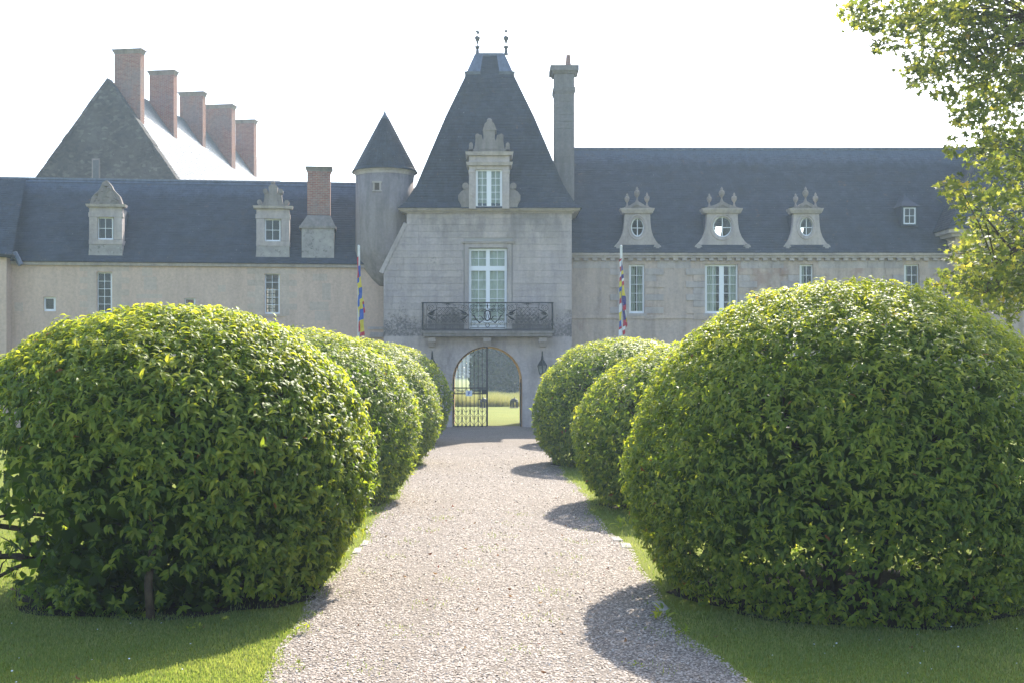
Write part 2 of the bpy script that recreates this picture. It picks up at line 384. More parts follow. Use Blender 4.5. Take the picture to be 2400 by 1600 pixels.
# ------------------------------------------------------------------ ground
m = MB(); m.add([(-1500, -60, 0), (1500, -60, 0), (1500, 1800, 0), (-1500, 1800, 0)], [(0,1,2,3)])
lawn = m.build('lawn', M['lawn']); props(lawn, 'mown green lawn around the path and the castle', kind='structure')
def edge_left(y): return -1.70+.06*math.sin(y*.9)+.03*math.sin(y*2.3+1)
def edge_right(y): return 1.76+.06*math.sin(y*.8+2)+.03*math.sin(y*2.1)+.09*max(0, 10.6-y)
m = MB(); ys = [2+i*.5 for i in range(80)]
for a, b in zip(ys[:-1], ys[1:]):
    m.add([(edge_left(a), a, .004), (edge_right(a), a, .004), (edge_right(b), b, .004), (edge_left(b), b, .004)], [(0,1,2,3)])
m.add([(-9, 41.5, .0035), (12, 41.5, .0035), (12, 49.75, .0035), (-9, 49.75, .0035)], [(0,1,2,3)])
m.add([(-1.6, 49.75, .0035), (1.6, 49.75, .0035), (1.6, 50.6, .0035), (-1.6, 50.6, .0035)], [(0,1,2,3)])
path = m.build('gravel_path', M['gravel']); props(path, 'pale gravel path leading to the arched gateway', kind='structure')
# kerb stones half buried in the edges of the path
def kerb(x, y, l, w, rz):
    k = MB(); h = .022
    pts = [(-w/2, -l/2), (w/2, -l/2*.96), (w/2*.94, l/2), (-w/2*.97, l/2*.95)]
    c, s_ = math.cos(rz), math.sin(rz)
    lo = [(x+a*c-b*s_, y+a*s_+b*c, -.02) for a, b in pts]; hi = [(x+a*.92*c-b*.96*s_, y+a*.92*s_+b*.96*c, h*random.uniform(.6, 1)) for a, b in pts]
    k.hexa(lo+hi); k.build('edging_stone', M['kerb'], path)
for y in (15.5, 16.2): kerb(edge_left(y)-.02, y, random.uniform(.4, .6), random.uniform(.10, .13), random.uniform(-.1, .1))
for y in (11.85, 15.95, 16.6): kerb(edge_right(y)+.02, y, random.uniform(.42, .55), random.uniform(.11, .15), random.uniform(-.1, .1))

# pebbles
oct_v = np.array([[1,0,0],[0,1,0],[-1,0,0],[0,-1,0],[0,0,1],[0,0,-1]], float)
oct_f = np.array([[0,1,4],[1,2,4],[2,3,4],[3,0,4]])
def pebbles(n):
    yy = np.linspace(8.2, 38, 600); cdf = np.cumsum(np.exp(-(yy-8.2)/7.5)*np.clip((38-yy)/6, 0, 1)); y = np.interp(RNG.uniform(0, 1, n), cdf/cdf[-1], yy); l = np.array([edge_left(v) for v in y])-.06; r = np.array([edge_right(v) for v in y])+.06
    x = l+(r-l)*RNG.uniform(0, 1, n); k = RNG.uniform(0, 1, n) > .5*(np.exp(-((x+.72)/.22)**2)+np.exp(-((x-.78)/.22)**2)); x, y = x[k], y[k]; n = len(x); th = RNG.uniform(0, 2*np.pi, n); ti = RNG.normal(0, .3, n)
    sc = RNG.uniform(.0065, .0135, n)*(1+(y-8.2)*.022); S = np.stack([sc*RNG.uniform(.9, 1.6, n), sc*RNG.uniform(.6, 1, n), sc*RNG.uniform(.35, .6, n)], 1)
    az = unit(np.stack([np.sin(ti)*np.cos(th*3), np.sin(ti)*np.sin(th*3), np.cos(ti)], 1)); a0 = np.stack([np.cos(th), np.sin(th), 0*th], 1)
    ay = unit(np.cross(az, a0)); ax = np.cross(ay, az)
    V, F = scatter(oct_v, oct_f, np.stack([x, y, np.full(n, .008)], 1), ax, ay, az, S)
    return V, F, np.repeat(RNG.uniform(0, 1, n), 4)
V, F, rr_ = pebbles(62000)
peb = np_mesh('gravel_pebbles', V, F, M['pebble'], rnd=rr_, smooth=True)
props(peb, 'loose pale pebbles covering the path', kind='stuff')

# grass blades
DOMES = [(-3.38, 12.85, 2.11), (3.80, 12.6, 2.30), (-3.45, 21.6, 2.2), (3.85, 20.9, 2.34), (-3.4, 30.1, 2.2), (3.46, 29.9, 2.3)]
def grass(n, xr, yr, h0, h1, keep):
    x = RNG.uniform(*xr, n); y = RNG.uniform(*yr, n); k = keep(x, y); x, y = x[k], y[k]; n = len(x)
    th = RNG.uniform(0, 2*np.pi, n); h = RNG.uniform(h0, h1, n)*(1+.9*(RNG.uniform(0, 1, n) > .985)); w = RNG.uniform(.0022, .004, n)*(1+y*.03)
    h *= .75+.5*(.5+.5*np.sin(x*3.3+np.sin(y*2.2))*np.cos(y*3.9)); le = RNG.normal(0, .45, n); la = RNG.uniform(0, 2*np.pi, n)
    base = np.stack([x, y, 0*x], 1); sd = np.stack([np.cos(th), np.sin(th), 0*th], 1)*w[:, None]
    ld = np.stack([np.cos(la), np.sin(la), 0*la], 1)*(le*h)[:, None]; up = np.zeros((n, 3)); up[:, 2] = h
    V = np.stack([base-sd, base+sd, base+ld*.45+up*.62+sd*.7, base+ld+up, base+ld*.45+up*.62-sd*.7], 1).reshape(-1, 3)
    o = (np.arange(n)*5)[:, None]
    F = np.concatenate([o+[0,1,2], o+[0,2,4], o+[4,2,3]], 1).reshape(-1, 3)
    pt = .5+.5*np.sin(x*2.1+1.3*np.sin(y*1.7))*np.cos(y*2.6+np.sin(x*3.1)); rb = np.clip(RNG.beta(2, 2.4, n)+.30*(pt-.5)+.35*(RNG.uniform(0, 1, n) > .96), 0, 1)
    return V, F, np.repeat(rb, 3)
def off_path(x, y):
    l = -1.70+.06*np.sin(y*.9)+.03*np.sin(y*2.3+1); r = 1.76+.06*np.sin(y*.8+2)+.03*np.sin(y*2.1)+.09*np.maximum(0, 10.6-y)
    e = RNG.normal(0, .05, len(x))+.10*np.sin(x*0+y*5.1)*np.sin(y*1.7)+np.abs(RNG.normal(0, .10, len(x)))*np.sign(x)*-1*(RNG.uniform(0, 1, len(x)) < .3)*-1
    ok = (x < l+e) | (x > r+e)
    for dx, dy, dr in DOMES: ok &= ((x-dx)**2+(y-dy)**2 > (dr*(.70+.10*np.sin(x*5+y*3)+RNG.normal(0, .05, len(x))))**2)
    return ok
def tufts(x, y):
    return (np.sin(x*4.1+y*1.9)*np.sin(y*2.7-x*1.3)+.35*RNG.normal(0, 1, len(x)) > 1.05) & (np.abs(x) < 1.75)
parts_g = [grass(30000, (-1.7, 1.75), (8.3, 20), .012, .035, tufts), grass(54000, (-5.6, -1.5), (8.2, 11.6), .015, .034, off_path), grass(60000, (1.5, 7.2), (8.2, 11.6), .015, .034, off_path),
           grass(18000, (-7, -1.5), (11.6, 18), .02, .05, off_path), grass(14000, (1.5, 9), (11.6, 18), .02, .05, off_path),
           grass(14000, (-4, -1.5), (18, 32), .03, .06, off_path), grass(14000, (1.5, 4), (18, 32), .03, .06, off_path)]
off = 0; Vs, Fs, Rs = [], [], []
for v, f, r in parts_g: Vs.append(v); Fs.append(f+off); Rs.append(r); off += len(v)
gr = np_mesh('grass', np.concatenate(Vs), np.concatenate(Fs), M['grass'], rnd=np.concatenate(Rs))
props(gr, 'short grass blades of the lawn beside the path', kind='stuff')
# bare soil under the domes is laid with each dome below

# ------------------------------------------------------------------ roofs of slates
def slate_sheet(quads, course=.15, width=.24, holes=None):
    """quads: (bottom left, bottom right, top right, top left) in 3D; a hole test takes the slate centre"""
    Vs, rn, cnt = [], [], 0
    for q in quads:
        bl, br, tr, tl = [np.array(p, float) for p in q]
        up = ((tl+tr)-(bl+br))/2; L = np.linalg.norm(up); nrm = np.cross(br-bl, up); nrm /= np.linalg.norm(nrm)
        rows = max(1, int(round(L/course)))
        for i in range(rows):
            t0, t1 = i/rows, min(1, (i+1.12)/rows)
            a0, b0 = bl+(tl-bl)*t0, br+(tr-br)*t0; a1, b1 = bl+(tl-bl)*t1, br+(tr-br)*t1
            w = np.linalg.norm(b0-a0); n = max(1, int(round(w/width)))
            e = (np.arange(n+1)+(.5 if i % 2 else 0))/n; e = np.clip(np.concatenate([[0], e]) if i % 2 else e, 0, 1)
            e = np.unique(e); k = len(e)-1
            s0, s1 = e[:-1]+.003/max(w, .1), e[1:]-.003/max(w, .1)
            lift = (RNG.uniform(.006, .012, k))[:, None]*nrm; jit = RNG.normal(0, .006, k)[:, None]*(up/L)
            A = a0+(b0-a0)*s0[:, None]+lift+jit; B = a0+(b0-a0)*s1[:, None]+lift+jit
            D = a1+(b1-a1)*s0[:, None]+nrm*.003; E = a1+(b1-a1)*s1[:, None]+nrm*.003
            A2, B2 = A-nrm*.008, B-nrm*.008
            if holes is not None:
                c = (A+B+D+E)/4; keep = ~np.array([holes(p) for p in c], bool)
                A, B, D, E, A2, B2 = A[keep], B[keep], D[keep], E[keep], A2[keep], B2[keep]
            Vs.append(np.stack([A, B, E, D, A2, B2], 1).reshape(-1, 3)); rn.append(RNG.beta(2, 2, len(A)))
    V = np.concatenate(Vs); n = len(V)//6; o = (np.arange(n)*6)[:, None]
    F = np.concatenate([o+[0,1,2,3], o+[4,5,1,0]], 1).reshape(-1, 4)
    return V, F, np.repeat(np.concatenate(rn), 2)
def slates(parent, quads, holes=None, **kw):
    V, F, r = slate_sheet(quads, holes=holes, **kw)
    o = np_mesh('slates', V, F, M['slate'], parent, rnd=r); o['kind'] = 'stuff'; return o

# ------------------------------------------------------------------ windows
def window(parent, F, px0, px1, py0, py1, d, cols, rows, stile=0, transom=None, fw=3.0, curtain=None, splits=None, name='window'):
    """a white casement in an opening: frame and glazing bars one mesh, panes below it. stile: width in px of the middle post"""
    m = MB(); panes = []
    u0, u1 = F.u(px0, d), F.u(px1, d); z0, z1 = F.z((px0+px1)/2, py1, d), F.z((px0+px1)/2, py0, d)
    s = (u1-u0)/(px1-px0); f = fw*s; th = .05; bar = 1.1*s
    m.fbox(F, u0, u0+f, z0, z1, d, d+th); m.fbox(F, u1-f, u1, z0, z1, d, d+th)
    m.fbox(F, u0+f, u1-f, z0, z0+f*1.1, d+.002, d+th); m.fbox(F, u0+f, u1-f, z1-f, z1, d+.002, d+th)
    vs = [(u0+f, u1-f)]
    if stile:
        c = (u0+u1)/2; m.fbox(F, c-stile*s/2, c+stile*s/2, z0+f*1.1, z1-f, d-.004, d+th); vs = [(u0+f, c-stile*s/2), (c+stile*s/2, u1-f)]
    zs = [(z0+f*1.1, z1-f)]
    if transom:
        zt0, zt1 = F.z((px0+px1)/2, transom[1], d), F.z((px0+px1)/2, transom[0], d)
        m.fbox(F, u0+f, u1-f, zt0, zt1, d-.008, d+th); zs = [(z0+f*1.1, zt0), (zt1, z1-f)]
    rr = rows if isinstance(rows, (list, tuple)) else [rows]
    for (za, zb), nr in zip(zs, rr):
        for ua, ub in vs:
            for i in range(1, cols):
                c = ua+(ub-ua)*i/cols; m.fbox(F, c-bar/2, c+bar/2, za, zb, d+.006, d+th-.006)
            for j in range(1, nr):
                c = za+(zb-za)*j/nr; m.fbox(F, ua, ub, c-bar/2, c+bar/2, d+.008, d+th-.004)
            for i in range(cols):
                for j in range(nr):
                    panes.append((ua+(ub-ua)*i/cols+bar/2, ua+(ub-ua)*(i+1)/cols-bar/2, za+(zb-za)*j/nr+bar/2, za+(zb-za)*(j+1)/nr-bar/2))
    w = m.build(name, M['white'], parent)
    for a, b, c, e in panes:
        t = random.uniform(-.004, .004); p_ = MB(); p_.add([F.W(a, c, d+.02+t), F.W(b, c, d+.02-t), F.W(b, e, d+.024-t), F.W(a, e, d+.024+t)], [(0,1,2,3)])
        p_.build('pane', M['glass'], w)
    if curtain:
        for ca, cb in curtain:
            q = MB(); n = 14; a, b = u0+(u1-u0)*ca, u0+(u1-u0)*cb
            vs_ = []
            for i in range(n+1):
                uu = a+(b-a)*i/n; dd = d+.16+.025*math.sin(i*2.4)
                vs_ += [F.W(uu, z0, dd), F.W(uu, z1, dd)]
            q.add(vs_, [(2*i, 2*i+2, 2*i+3, 2*i+1) for i in range(n)])
            q.build('curtain', M['curtain'], w)
    return w
def op(F, px0, px1, py0, py1, d=0):                      # opening as (u0,u1,z0,z1)
    return (F.u(px0, d), F.u(px1, d), F.z((px0+px1)/2, py1, d), F.z((px0+px1)/2, py0, d))
cube = MB(); cube.box(-.5, .5, -.5, .5, -.5, .5)
STONE = {}
def stone(parent, F, u0, u1, z0, z1, d0, d1, key='ashlar', name='stone'):
    """one cut stone: a shared block, scaled to its size"""
    if key not in STONE:
        me = bpy.data.meshes.new('stone'); me.from_pydata(cube.v, [], cube.f); me.materials.append(M[key]); me.update(); STONE[key] = me
    o = link_mesh(name, STONE[key], parent)
    c = F.W((u0+u1)/2, (z0+z1)/2, (d0+d1)/2)-ORG[parent.name]
    o.location = c; o.scale = (u1-u0, abs(d1-d0), z1-z0); o.rotation_euler = (0, 0, math.atan2(F.U.y, F.U.x)); return o

# ------------------------------------------------------------------ gate pavilion
FP = Facade(0, 49.6)
pav = thing('gate_pavilion', 'tall stone gate pavilion with a steep slate roof, balcony and arched carriage gateway', 'building', (0, 49.6, 0))
ux = lambda px: FP.u(px)
zz = lambda py: FP.z(CX, py)
R_ARCH = 82/FPX*49.6; Z_SPR = zz(893); XL, XR = ux(899), ux(1340)
Z_TOP = zz(497); Z_BAL = zz(788)
# backing wall with the arch cut out, in two meshes: around the gateway and above it
m = MB(); n = 24; arc = [(R_ARCH*math.cos(math.pi*i/n), Z_SPR+R_ARCH*math.sin(math.pi*i/n)) for i in range(n+1)]
for dd in (.0,):
    m.fpoly(FP, [(R_ARCH, 0)]+arc[:n//2+1]+[(0, Z_BAL), (XR, Z_BAL), (XR, 0)], dd, dd+.03)
    m.fpoly(FP, [(-R_ARCH, 0), (XL, 0), (XL, Z_BAL), (0, Z_BAL)]+arc[n//2:], dd, dd+.03)
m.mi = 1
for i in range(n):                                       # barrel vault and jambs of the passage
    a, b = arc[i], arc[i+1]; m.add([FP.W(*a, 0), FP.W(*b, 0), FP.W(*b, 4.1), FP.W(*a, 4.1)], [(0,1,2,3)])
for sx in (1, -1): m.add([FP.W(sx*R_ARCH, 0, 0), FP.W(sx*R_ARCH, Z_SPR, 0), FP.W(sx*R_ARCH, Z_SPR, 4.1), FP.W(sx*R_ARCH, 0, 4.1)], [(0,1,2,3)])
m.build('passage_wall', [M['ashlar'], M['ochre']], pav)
m = MB()                                                 # body beside and over the passage
m.box(XL+.01, -R_ARCH-.35, 49.66, 53.68, 0, Z_BAL+1.0); m.box(R_ARCH+.35, XR-.01, 49.66, 53.68, 0, Z_BAL+1.0)
bw = op(FP, 1099, 1189, 581, 772)
hw = (bw[0]-XL, bw[1]-XL, bw[2]-Z_BAL, bw[3]-Z_BAL)
SL = [(ux(953), zz(527)), (ux(892), zz(634)), (ux(899), zz(641))]
XU = ux(953)
m.panel(FP.W(XU, Z_BAL), (1,0,0), (0,0,1), XR-XU, Z_TOP-Z_BAL, [(bw[0]-XU, bw[1]-XU, bw[2]-Z_BAL, bw[3]-Z_BAL)], (0, .45, 0))
m.fpoly(FP, [(XL, Z_BAL), (XU, Z_BAL), (XU, zz(527)), (ux(895), zz(634)), (XL, zz(641))], 0, .9)
m.add([(XU, 49.6, 3), (XU, 55.8, 3), (XU, 55.8, Z_TOP), (XU, 49.6, Z_TOP)], [(0,1,2,3)])
m.add([(XR, 49.6, 3), (XR, 55.8, 3), (XR, 55.8, Z_TOP), (XR, 49.6, Z_TOP)], [(0,1,2,3)])
m.add([(XL, 55.8, 4.2), (XR, 55.8, 4.2), (XR, 55.8, Z_TOP), (XL, 55.8, Z_TOP)], [(0,1,2,3)])
m.add([(XL, 49.65, 4.3), (XR, 49.65, 4.3), (XR, 55.8, 4.3), (XL, 55.8, 4.3)], [(0,1,2,3)])
m.build('wall', M['mortar'], pav)
# ashlar facing, stone by stone
def in_arch(u0, u1, z0, z1):
    if z0 < Z_SPR and u1 > -R_ARCH-.02 and u0 < R_ARCH+.02: return True
    R2 = R_ARCH+.36
    for u in (u0, u1, max(u0, min(0, u1))):
        for z in (z0, z1):
            if z >= Z_SPR-.01 and math.hypot(u, z-Z_SPR) < R2-.10: return True
    return False
nst = 0
def course_row(z0, z1, u0, u1, avoid=(), ll=.78, arch=False):
    global nst
    u = u0; first = random.uniform(.4, 1.0)*ll
    segs = []
    while u < u1-.05:
        w = first if u == u0 else ll*random.uniform(.65, 1.3)
        if u1-(u+w) < .3: w = u1-u
        segs.append((u, u+w)); u += w
    for a, b in segs:
        pcs = [(a, b)]
        for (h0, h1, g0, g1) in avoid:
            if z1 > g0+.02 and z0 < g1-.02:
                nx = []
                for p, q in pcs:
                    if q <= h0 or p >= h1: nx.append((p, q))
                    else:
                        if p < h0-.08: nx.append((p, h0))
                        if q > h1+.08: nx.append((h1, q))
                pcs = nx
        for p, q in pcs:
            if arch and in_arch(p, q, z0, z1):
                cu = math.sqrt(max(0, (R_ARCH+.34)**2-max(0, z0-Z_SPR)**2)) if z0 > Z_SPR-.02 else R_ARCH+.0
                if p < 0 < q or (p >= 0 and q <= cu) or (q <= 0 and p >= -cu): continue
                if p >= 0: p = max(p, cu)
                else: q = min(q, -cu)
                if q-p < .1: continue
            stone(pav, FP, p+.004, q-.004, z0+.004, z1-.004, -.03-random.uniform(0, .007), .0)
            nst += 1
jamb = op(FP, 1087, 1201, 571, 772)
z = Z_BAL; ch = (Z_TOP-Z_BAL)/19
for i in range(19):
    z0, z1 = z+ch*i, z+ch*(i+1); zc = (z0+z1)/2
    if zc > zz(527): l = XU
    elif zc > zz(641): l = ux(899)+(XU-ux(899))*(zc-zz(641))/(zz(527)-zz(641))
    else: l = XL
    course_row(z0, z1, l+.005, XR, [jamb], .86)
ch = Z_BAL/13
for i in range(13): course_row(ch*i, ch*(i+1), XL, XR, [], .88, arch=True)
for i in range(17):                                      # voussoirs
    a0, a1 = math.pi*i/17+.004, math.pi*(i+1)/17-.004; R2 = R_ARCH+.34
    v = MB(); v.fpoly(FP, [(R_ARCH*math.cos(a0), Z_SPR+R_ARCH*math.sin(a0)), (R2*math.cos(a0), Z_SPR+R2*math.sin(a0)), (R2*math.cos(a1), Z_SPR+R2*math.sin(a1)), (R_ARCH*math.cos(a1), Z_SPR+R_ARCH*math.sin(a1))], -.034 if i != 8 else -.06, 0)
    v.build('voussoir', M['ashlar'], pav)
m = MB()                                                 # balcony door surround
m.pbox(FP, 1089, 1099, 581, 772, -.055, .0); m.pbox(FP, 1189, 1199, 581, 772, -.055, .0); m.pbox(FP, 1089, 1199, 571, 581, -.055, .0); m.pbox(FP, 1083, 1205, 566, 571, -.09, .0, .03, .03)
m.build('door_surround', M['trim'], pav)
window(pav, FP, 1099, 1188, 583, 772, .12, 2, [6, 2], stile=9, transom=(624, 635), fw=5.5, curtain=[(.04, .96)], name='balcony_door')
m = MB(); m.pbox(FP, 1106, 1182, 752, 768, .105, .13); m.build('door_panel', M['white'], pav)
m = MB()                                                 # sloping coping on the left shoulder
a, b = FP.W(ux(951), zz(524), -.06), FP.W(ux(893), zz(640), -.06)
t = (b-a).normalized(); nr = Vector((-t.z, 0, t.x)); w = .085
if nr.x < 0: nr = -nr
m.hexa([b-nr*w, b+nr*w, b+nr*w+Vector((0,.9,0)), b-nr*w+Vector((0,.9,0)), a-nr*w, a+nr*w, a+nr*w+Vector((0,.9,0)), a-nr*w+Vector((0,.9,0))])
m.build('coping', M['trim'], pav)
# cornice under the eaves
for k, (y0, y1, e, d) in enumerate(((492, 496, 20, .33), (496, 500, 14, .22), (500, 504, 5, .10))):
    m = MB(); m.pbox(FP, 953-e, 1340+e, y0-4, y1-4, -d, 6.2+d); 
    if k == 0: cor = m.build('cornice', M['trim'], pav)
    else: m.build('cornice', M['trim'], pav)
# roof
RC = Vector((.11, 52.75))
lv = [(9.02, 3.80, 3.55), (9.30, 3.50, 3.25), (10.1, 3.06, 2.80), (13.2, 1.90, 1.5), (16.22, .63, .06)]
def ring(l): z, w, h = l; return [Vector((RC.x-w, RC.y-h, z)), Vector((RC.x+w, RC.y-h, z)), Vector((RC.x+w, RC.y+h, z)), Vector((RC.x-w, RC.y+h, z))]
m = MB(); quads = []
for a, b in zip(lv[:-1], lv[1:]):
    ra, rb = ring(a), ring(b)
    for i in range(4):
        j = (i+1) % 4; m.add([ra[i], ra[j], rb[j], rb[i]], [(0,1,2,3)]); quads.append((ra[i], ra[j], rb[j], rb[i]))
r0, r1 = ring(lv[0]), ring(lv[-1]); m.add(r0[::-1], [(0,1,2,3)]); m.add(r1, [(0,1,2,3)])
roof = m.build('roof', M['under'], pav)
slates(roof, quads, course=.14, width=.22)
def capring(z, g):
    t = (z-10.1)/(16.22-10.1); w = 3.06+(.63-3.06)*t+g; h = 2.8+(.06-2.8)*t+g; return w, h
for sx in (-1, 1):                                       # lead caps over the ends of the ridge, with a rolled lip below
    m = MB(); za, zb = 15.36, 16.25; (wa, ha), (wb, hb) = capring(za, .05), capring(zb, .05)
    def q(w, h, z, inner): return [(RC.x+sx*inner, RC.y-h, z), (RC.x+sx*w, RC.y-h, z), (RC.x+sx*w, RC.y+h, z), (RC.x+sx*inner, RC.y+h, z)]
    lo, hi = q(wa, ha, za, .42), q(wb, hb, zb, .30)
    m.add(lo+hi, [(0,1,5,4), (1,2,6,5), (2,3,7,6), (4,5,6,7), (0,4,7,3)])
    m.hexa(q(wa+.03, ha+.03, za-.10, .40)+q(wa+.09, ha+.09, za+.03, .40))
    m.build('lead_cap', M['lead'], roof)
m = MB(); m.box(RC.x-.62, RC.x+.62, RC.y-.10, RC.y+.10, 16.2, 16.32); m.build('ridge_capping', M['lead'], roof)
def finial(px, tilt):
    m = MB(); x = P(px, 128, RC.y).x; s = RC.y/FPX; zc = P(px, 128, RC.y).z
    prof = [(6*s, -1*s), (4.2*s, 4*s), (3.6*s, 11*s), (3.0*s, 12*s), (6.3*s, 17*s), (6.4*s, 18.5*s), (1.6*s, 19.5*s), (1.2*s, 23*s), (3.2*s, 30*s), (6.4*s, 37*s), (6.6*s, 40*s), (4.2*s, 42.5*s), (1.0*s, 44.5*s), (.35*s, 46*s), (.3*s, 50*s)]
    m.lathe((x, RC.y, zc), prof, 12)
    if tilt:
        F = Facade(0, RC.y); m.ppoly(F, [(px+1, 81), (px-5, 72.5), (px, 71), (px+5.5, 76)], -.06, .06)
    else:
        m.lathe((x, RC.y, zc), [(.3*s, 50*s), (4.8*s, 55*s), (4.8*s, 55.8*s), (.9*s, 56*s), (.9*s, 58*s), (2.8*s, 61*s), (.8*s, 61.6*s)], 10)
    m.build('finial', M['grey_lead'], roof)
finial(1119, True); finial(1186, False)
# attic dormer on the cornice
D0 = -.43
dm = MB()
dm.pbox(FP, 1099, 1115, 398, 490, D0, 1.6); dm.pbox(FP, 1177, 1194, 398, 490, D0, 1.6); dm.pbox(FP, 1099, 1194, 388, 398, D0-.002, 2.0)
for x0, x1 in ((1098, 1113), (1179, 1195)):
    dm.pbox(FP, x0, x1, 399, 405, D0-.05, 0); dm.pbox(FP, x0+1, x1-1, 405, 460, D0-.03, 0)
dm.pbox(FP, 1095, 1199, 380, 388, D0-.12, 2.2, .05, .05); dm.pbox(FP, 1099, 1194, 364, 380, D0-.02, 2.4); dm.pbox(FP, 1094, 1200, 356, 364, D0-.16, 2.5, .06, .05)
dormer = dm.build('dormer', M['trim'], pav)
pd = MB()
pd.ppoly(FP, [(1124, 350), (1170, 350), (1164, 340), (1159, 322), (1161, 306), (1132, 306), (1134, 322), (1130, 338)], D0-.08, .6)
for s_ in (-1, 1):
    c = 1147; f = lambda x: c+s_*x
    pd.ppoly(FP, [(f(13), 353), (f(37), 353), (f(34), 342), (f(32), 322), (f(27), 315), (f(18), 317), (f(15), 330)], D0-.03, .5)
    pd.fdisc(FP, FP.u(f(28), D0), FP.z(c, 320, D0), .09, .10, D0-.07, .4)
    pd.fdisc(FP, FP.u(f(43), D0), FP.z(c, 341, D0), .085, .11, D0-.05, .3); pd.pbox(FP, min(f(38), f(48)), max(f(38), f(48)), 345, 356, D0-.05, .3)
pd.pbox(FP, 1098, 1196, 350, 356, D0-.05, .6)
pd.ppoly(FP, [(1131, 306), (1164, 306), (1162, 300), (1158, 290), (1152, 284), (1143, 284), (1136, 290), (1133, 300)], D0-.1, .35)
pd.lathe(FP.W(FP.u(1147, D0), FP.z(1147, 286, D0), .1), [(.06, -.05), (.09, .05), (.12, .12), (.11, .2), (.05, .25)], 10)
pd.build('pediment', M['old_stone'], dormer)
cs = MB()
for s_ in (-1, 1):
    c = 1147; f = lambda x: c+s_*x
    cs.ppoly(FP, [(f(47), 489), (f(65), 489), (f(67), 480), (f(73), 468), (f(73), 458), (f(66), 449), (f(57), 444), (f(48), 438)], D0+.06, .5)
    cs.fdisc(FP, FP.u(f(56), D0), FP.z(c, 436, D0), .135, .13, D0+.0, .4, 18); cs.fdisc(FP, FP.u(f(56), D0), FP.z(c, 436, D0), .05, .05, D0-.03, .1, 10)
    cs.fdisc(FP, FP.u(f(62), D0), FP.z(c, 464, D0), .17, .19, D0+.02, .4, 18); cs.fdisc(FP, FP.u(f(62), D0), FP.z(c, 464, D0), .07, .08, D0-.01, .1, 12)
cs.build('console', M['old_stone'], dormer)
window(pav, FP, 1115, 1177, 397, 489, D0+.10, 2, 5, stile=11, fw=5, curtain=[(.02, .98)])
# balcony
FB = Facade(0, 48.85)
sl = MB(); sl.pbox(FB, 992, 1294, 781, 788, .06, .74); sl.pbox(FB, 987, 1298, 776, 781, 0, .74)
sl.build('balcony_slab', M['old_stone'], pav)
for px in (1012, 1142, 1272):
    m = MB(); m.pbox(FP, px-9, px+9, 791, 801, -.5, -.03, 0, .08); m.pbox(FP, px-8, px+8, 801, 812, -.22, -.03, 0, .2); m.build('corbel', M['ashlar'], pav)
rail = MB(); rail.pbox(FB, 988, 1297.5, 708.5, 711.5, -.02, .03); rail.pbox(FB, 989, 1297, 771, 773, 0, .03)
rail_o = rail.build('balcony_railing', M['iron'], pav)
sB = 48.85/FPX
def bp(u, v, d=.015): x, z = FB.uz(970+u/6.918, 690+v/6.918, 0); return FB.W(x, z, d)
for u, w in ((137, 12), (208, 5), (888, 6), (1497, 6), (2190, 5), (2253, 12), (160, 3), (912, 3), (1470, 3), (2228, 3)):
    m = MB(); m.tube([bp(u, 140), bp(u, 572)], w/6.918*sB*.62, 6); m.build('post', M['iron'], rail_o)
for sd in (137, 2253):
    m = MB()
    a = bp(sd, 135); b = bp(sd, 572)
    for dz in (0, .98): m.tube([a.lerp(b, dz)+Vector((0, 0, 0)), a.lerp(b, dz)+Vector((0, .72, 0))], .02, 5)
    for k in range(1, 8): m.tube([a+Vector((0, .09*k, 0)), b+Vector((0, .09*k, 0))], .008, 4)
    m.build('side_panel', M['iron'], rail_o)
def spiral(m, u, v, r, turns=1.6, start=0.0, dirn=1, thick=.011, tail=None):
    pts = [] if tail is None else [bp(*tail)]
    n = 22
    for i in range(n+1):
        t = i/n; a = start+dirn*2*math.pi*turns*t; rr = r*(1-.78*t); pts.append(bp(u+rr*math.cos(a), v+rr*math.sin(a)))
    m.tube(pts, thick, 5)
    m.lathe(bp(u, v)-Vector((0,0,.012)), [(.004, 0), (.022, .012), (.004, .024)], 6)
def ringt(m, u, v, ru, rv, thick=.011, n=18): m.tube([bp(u+ru*math.cos(2*math.pi*i/n), v+rv*math.sin(2*math.pi*i/n)) for i in range(n+1)], thick, 5)
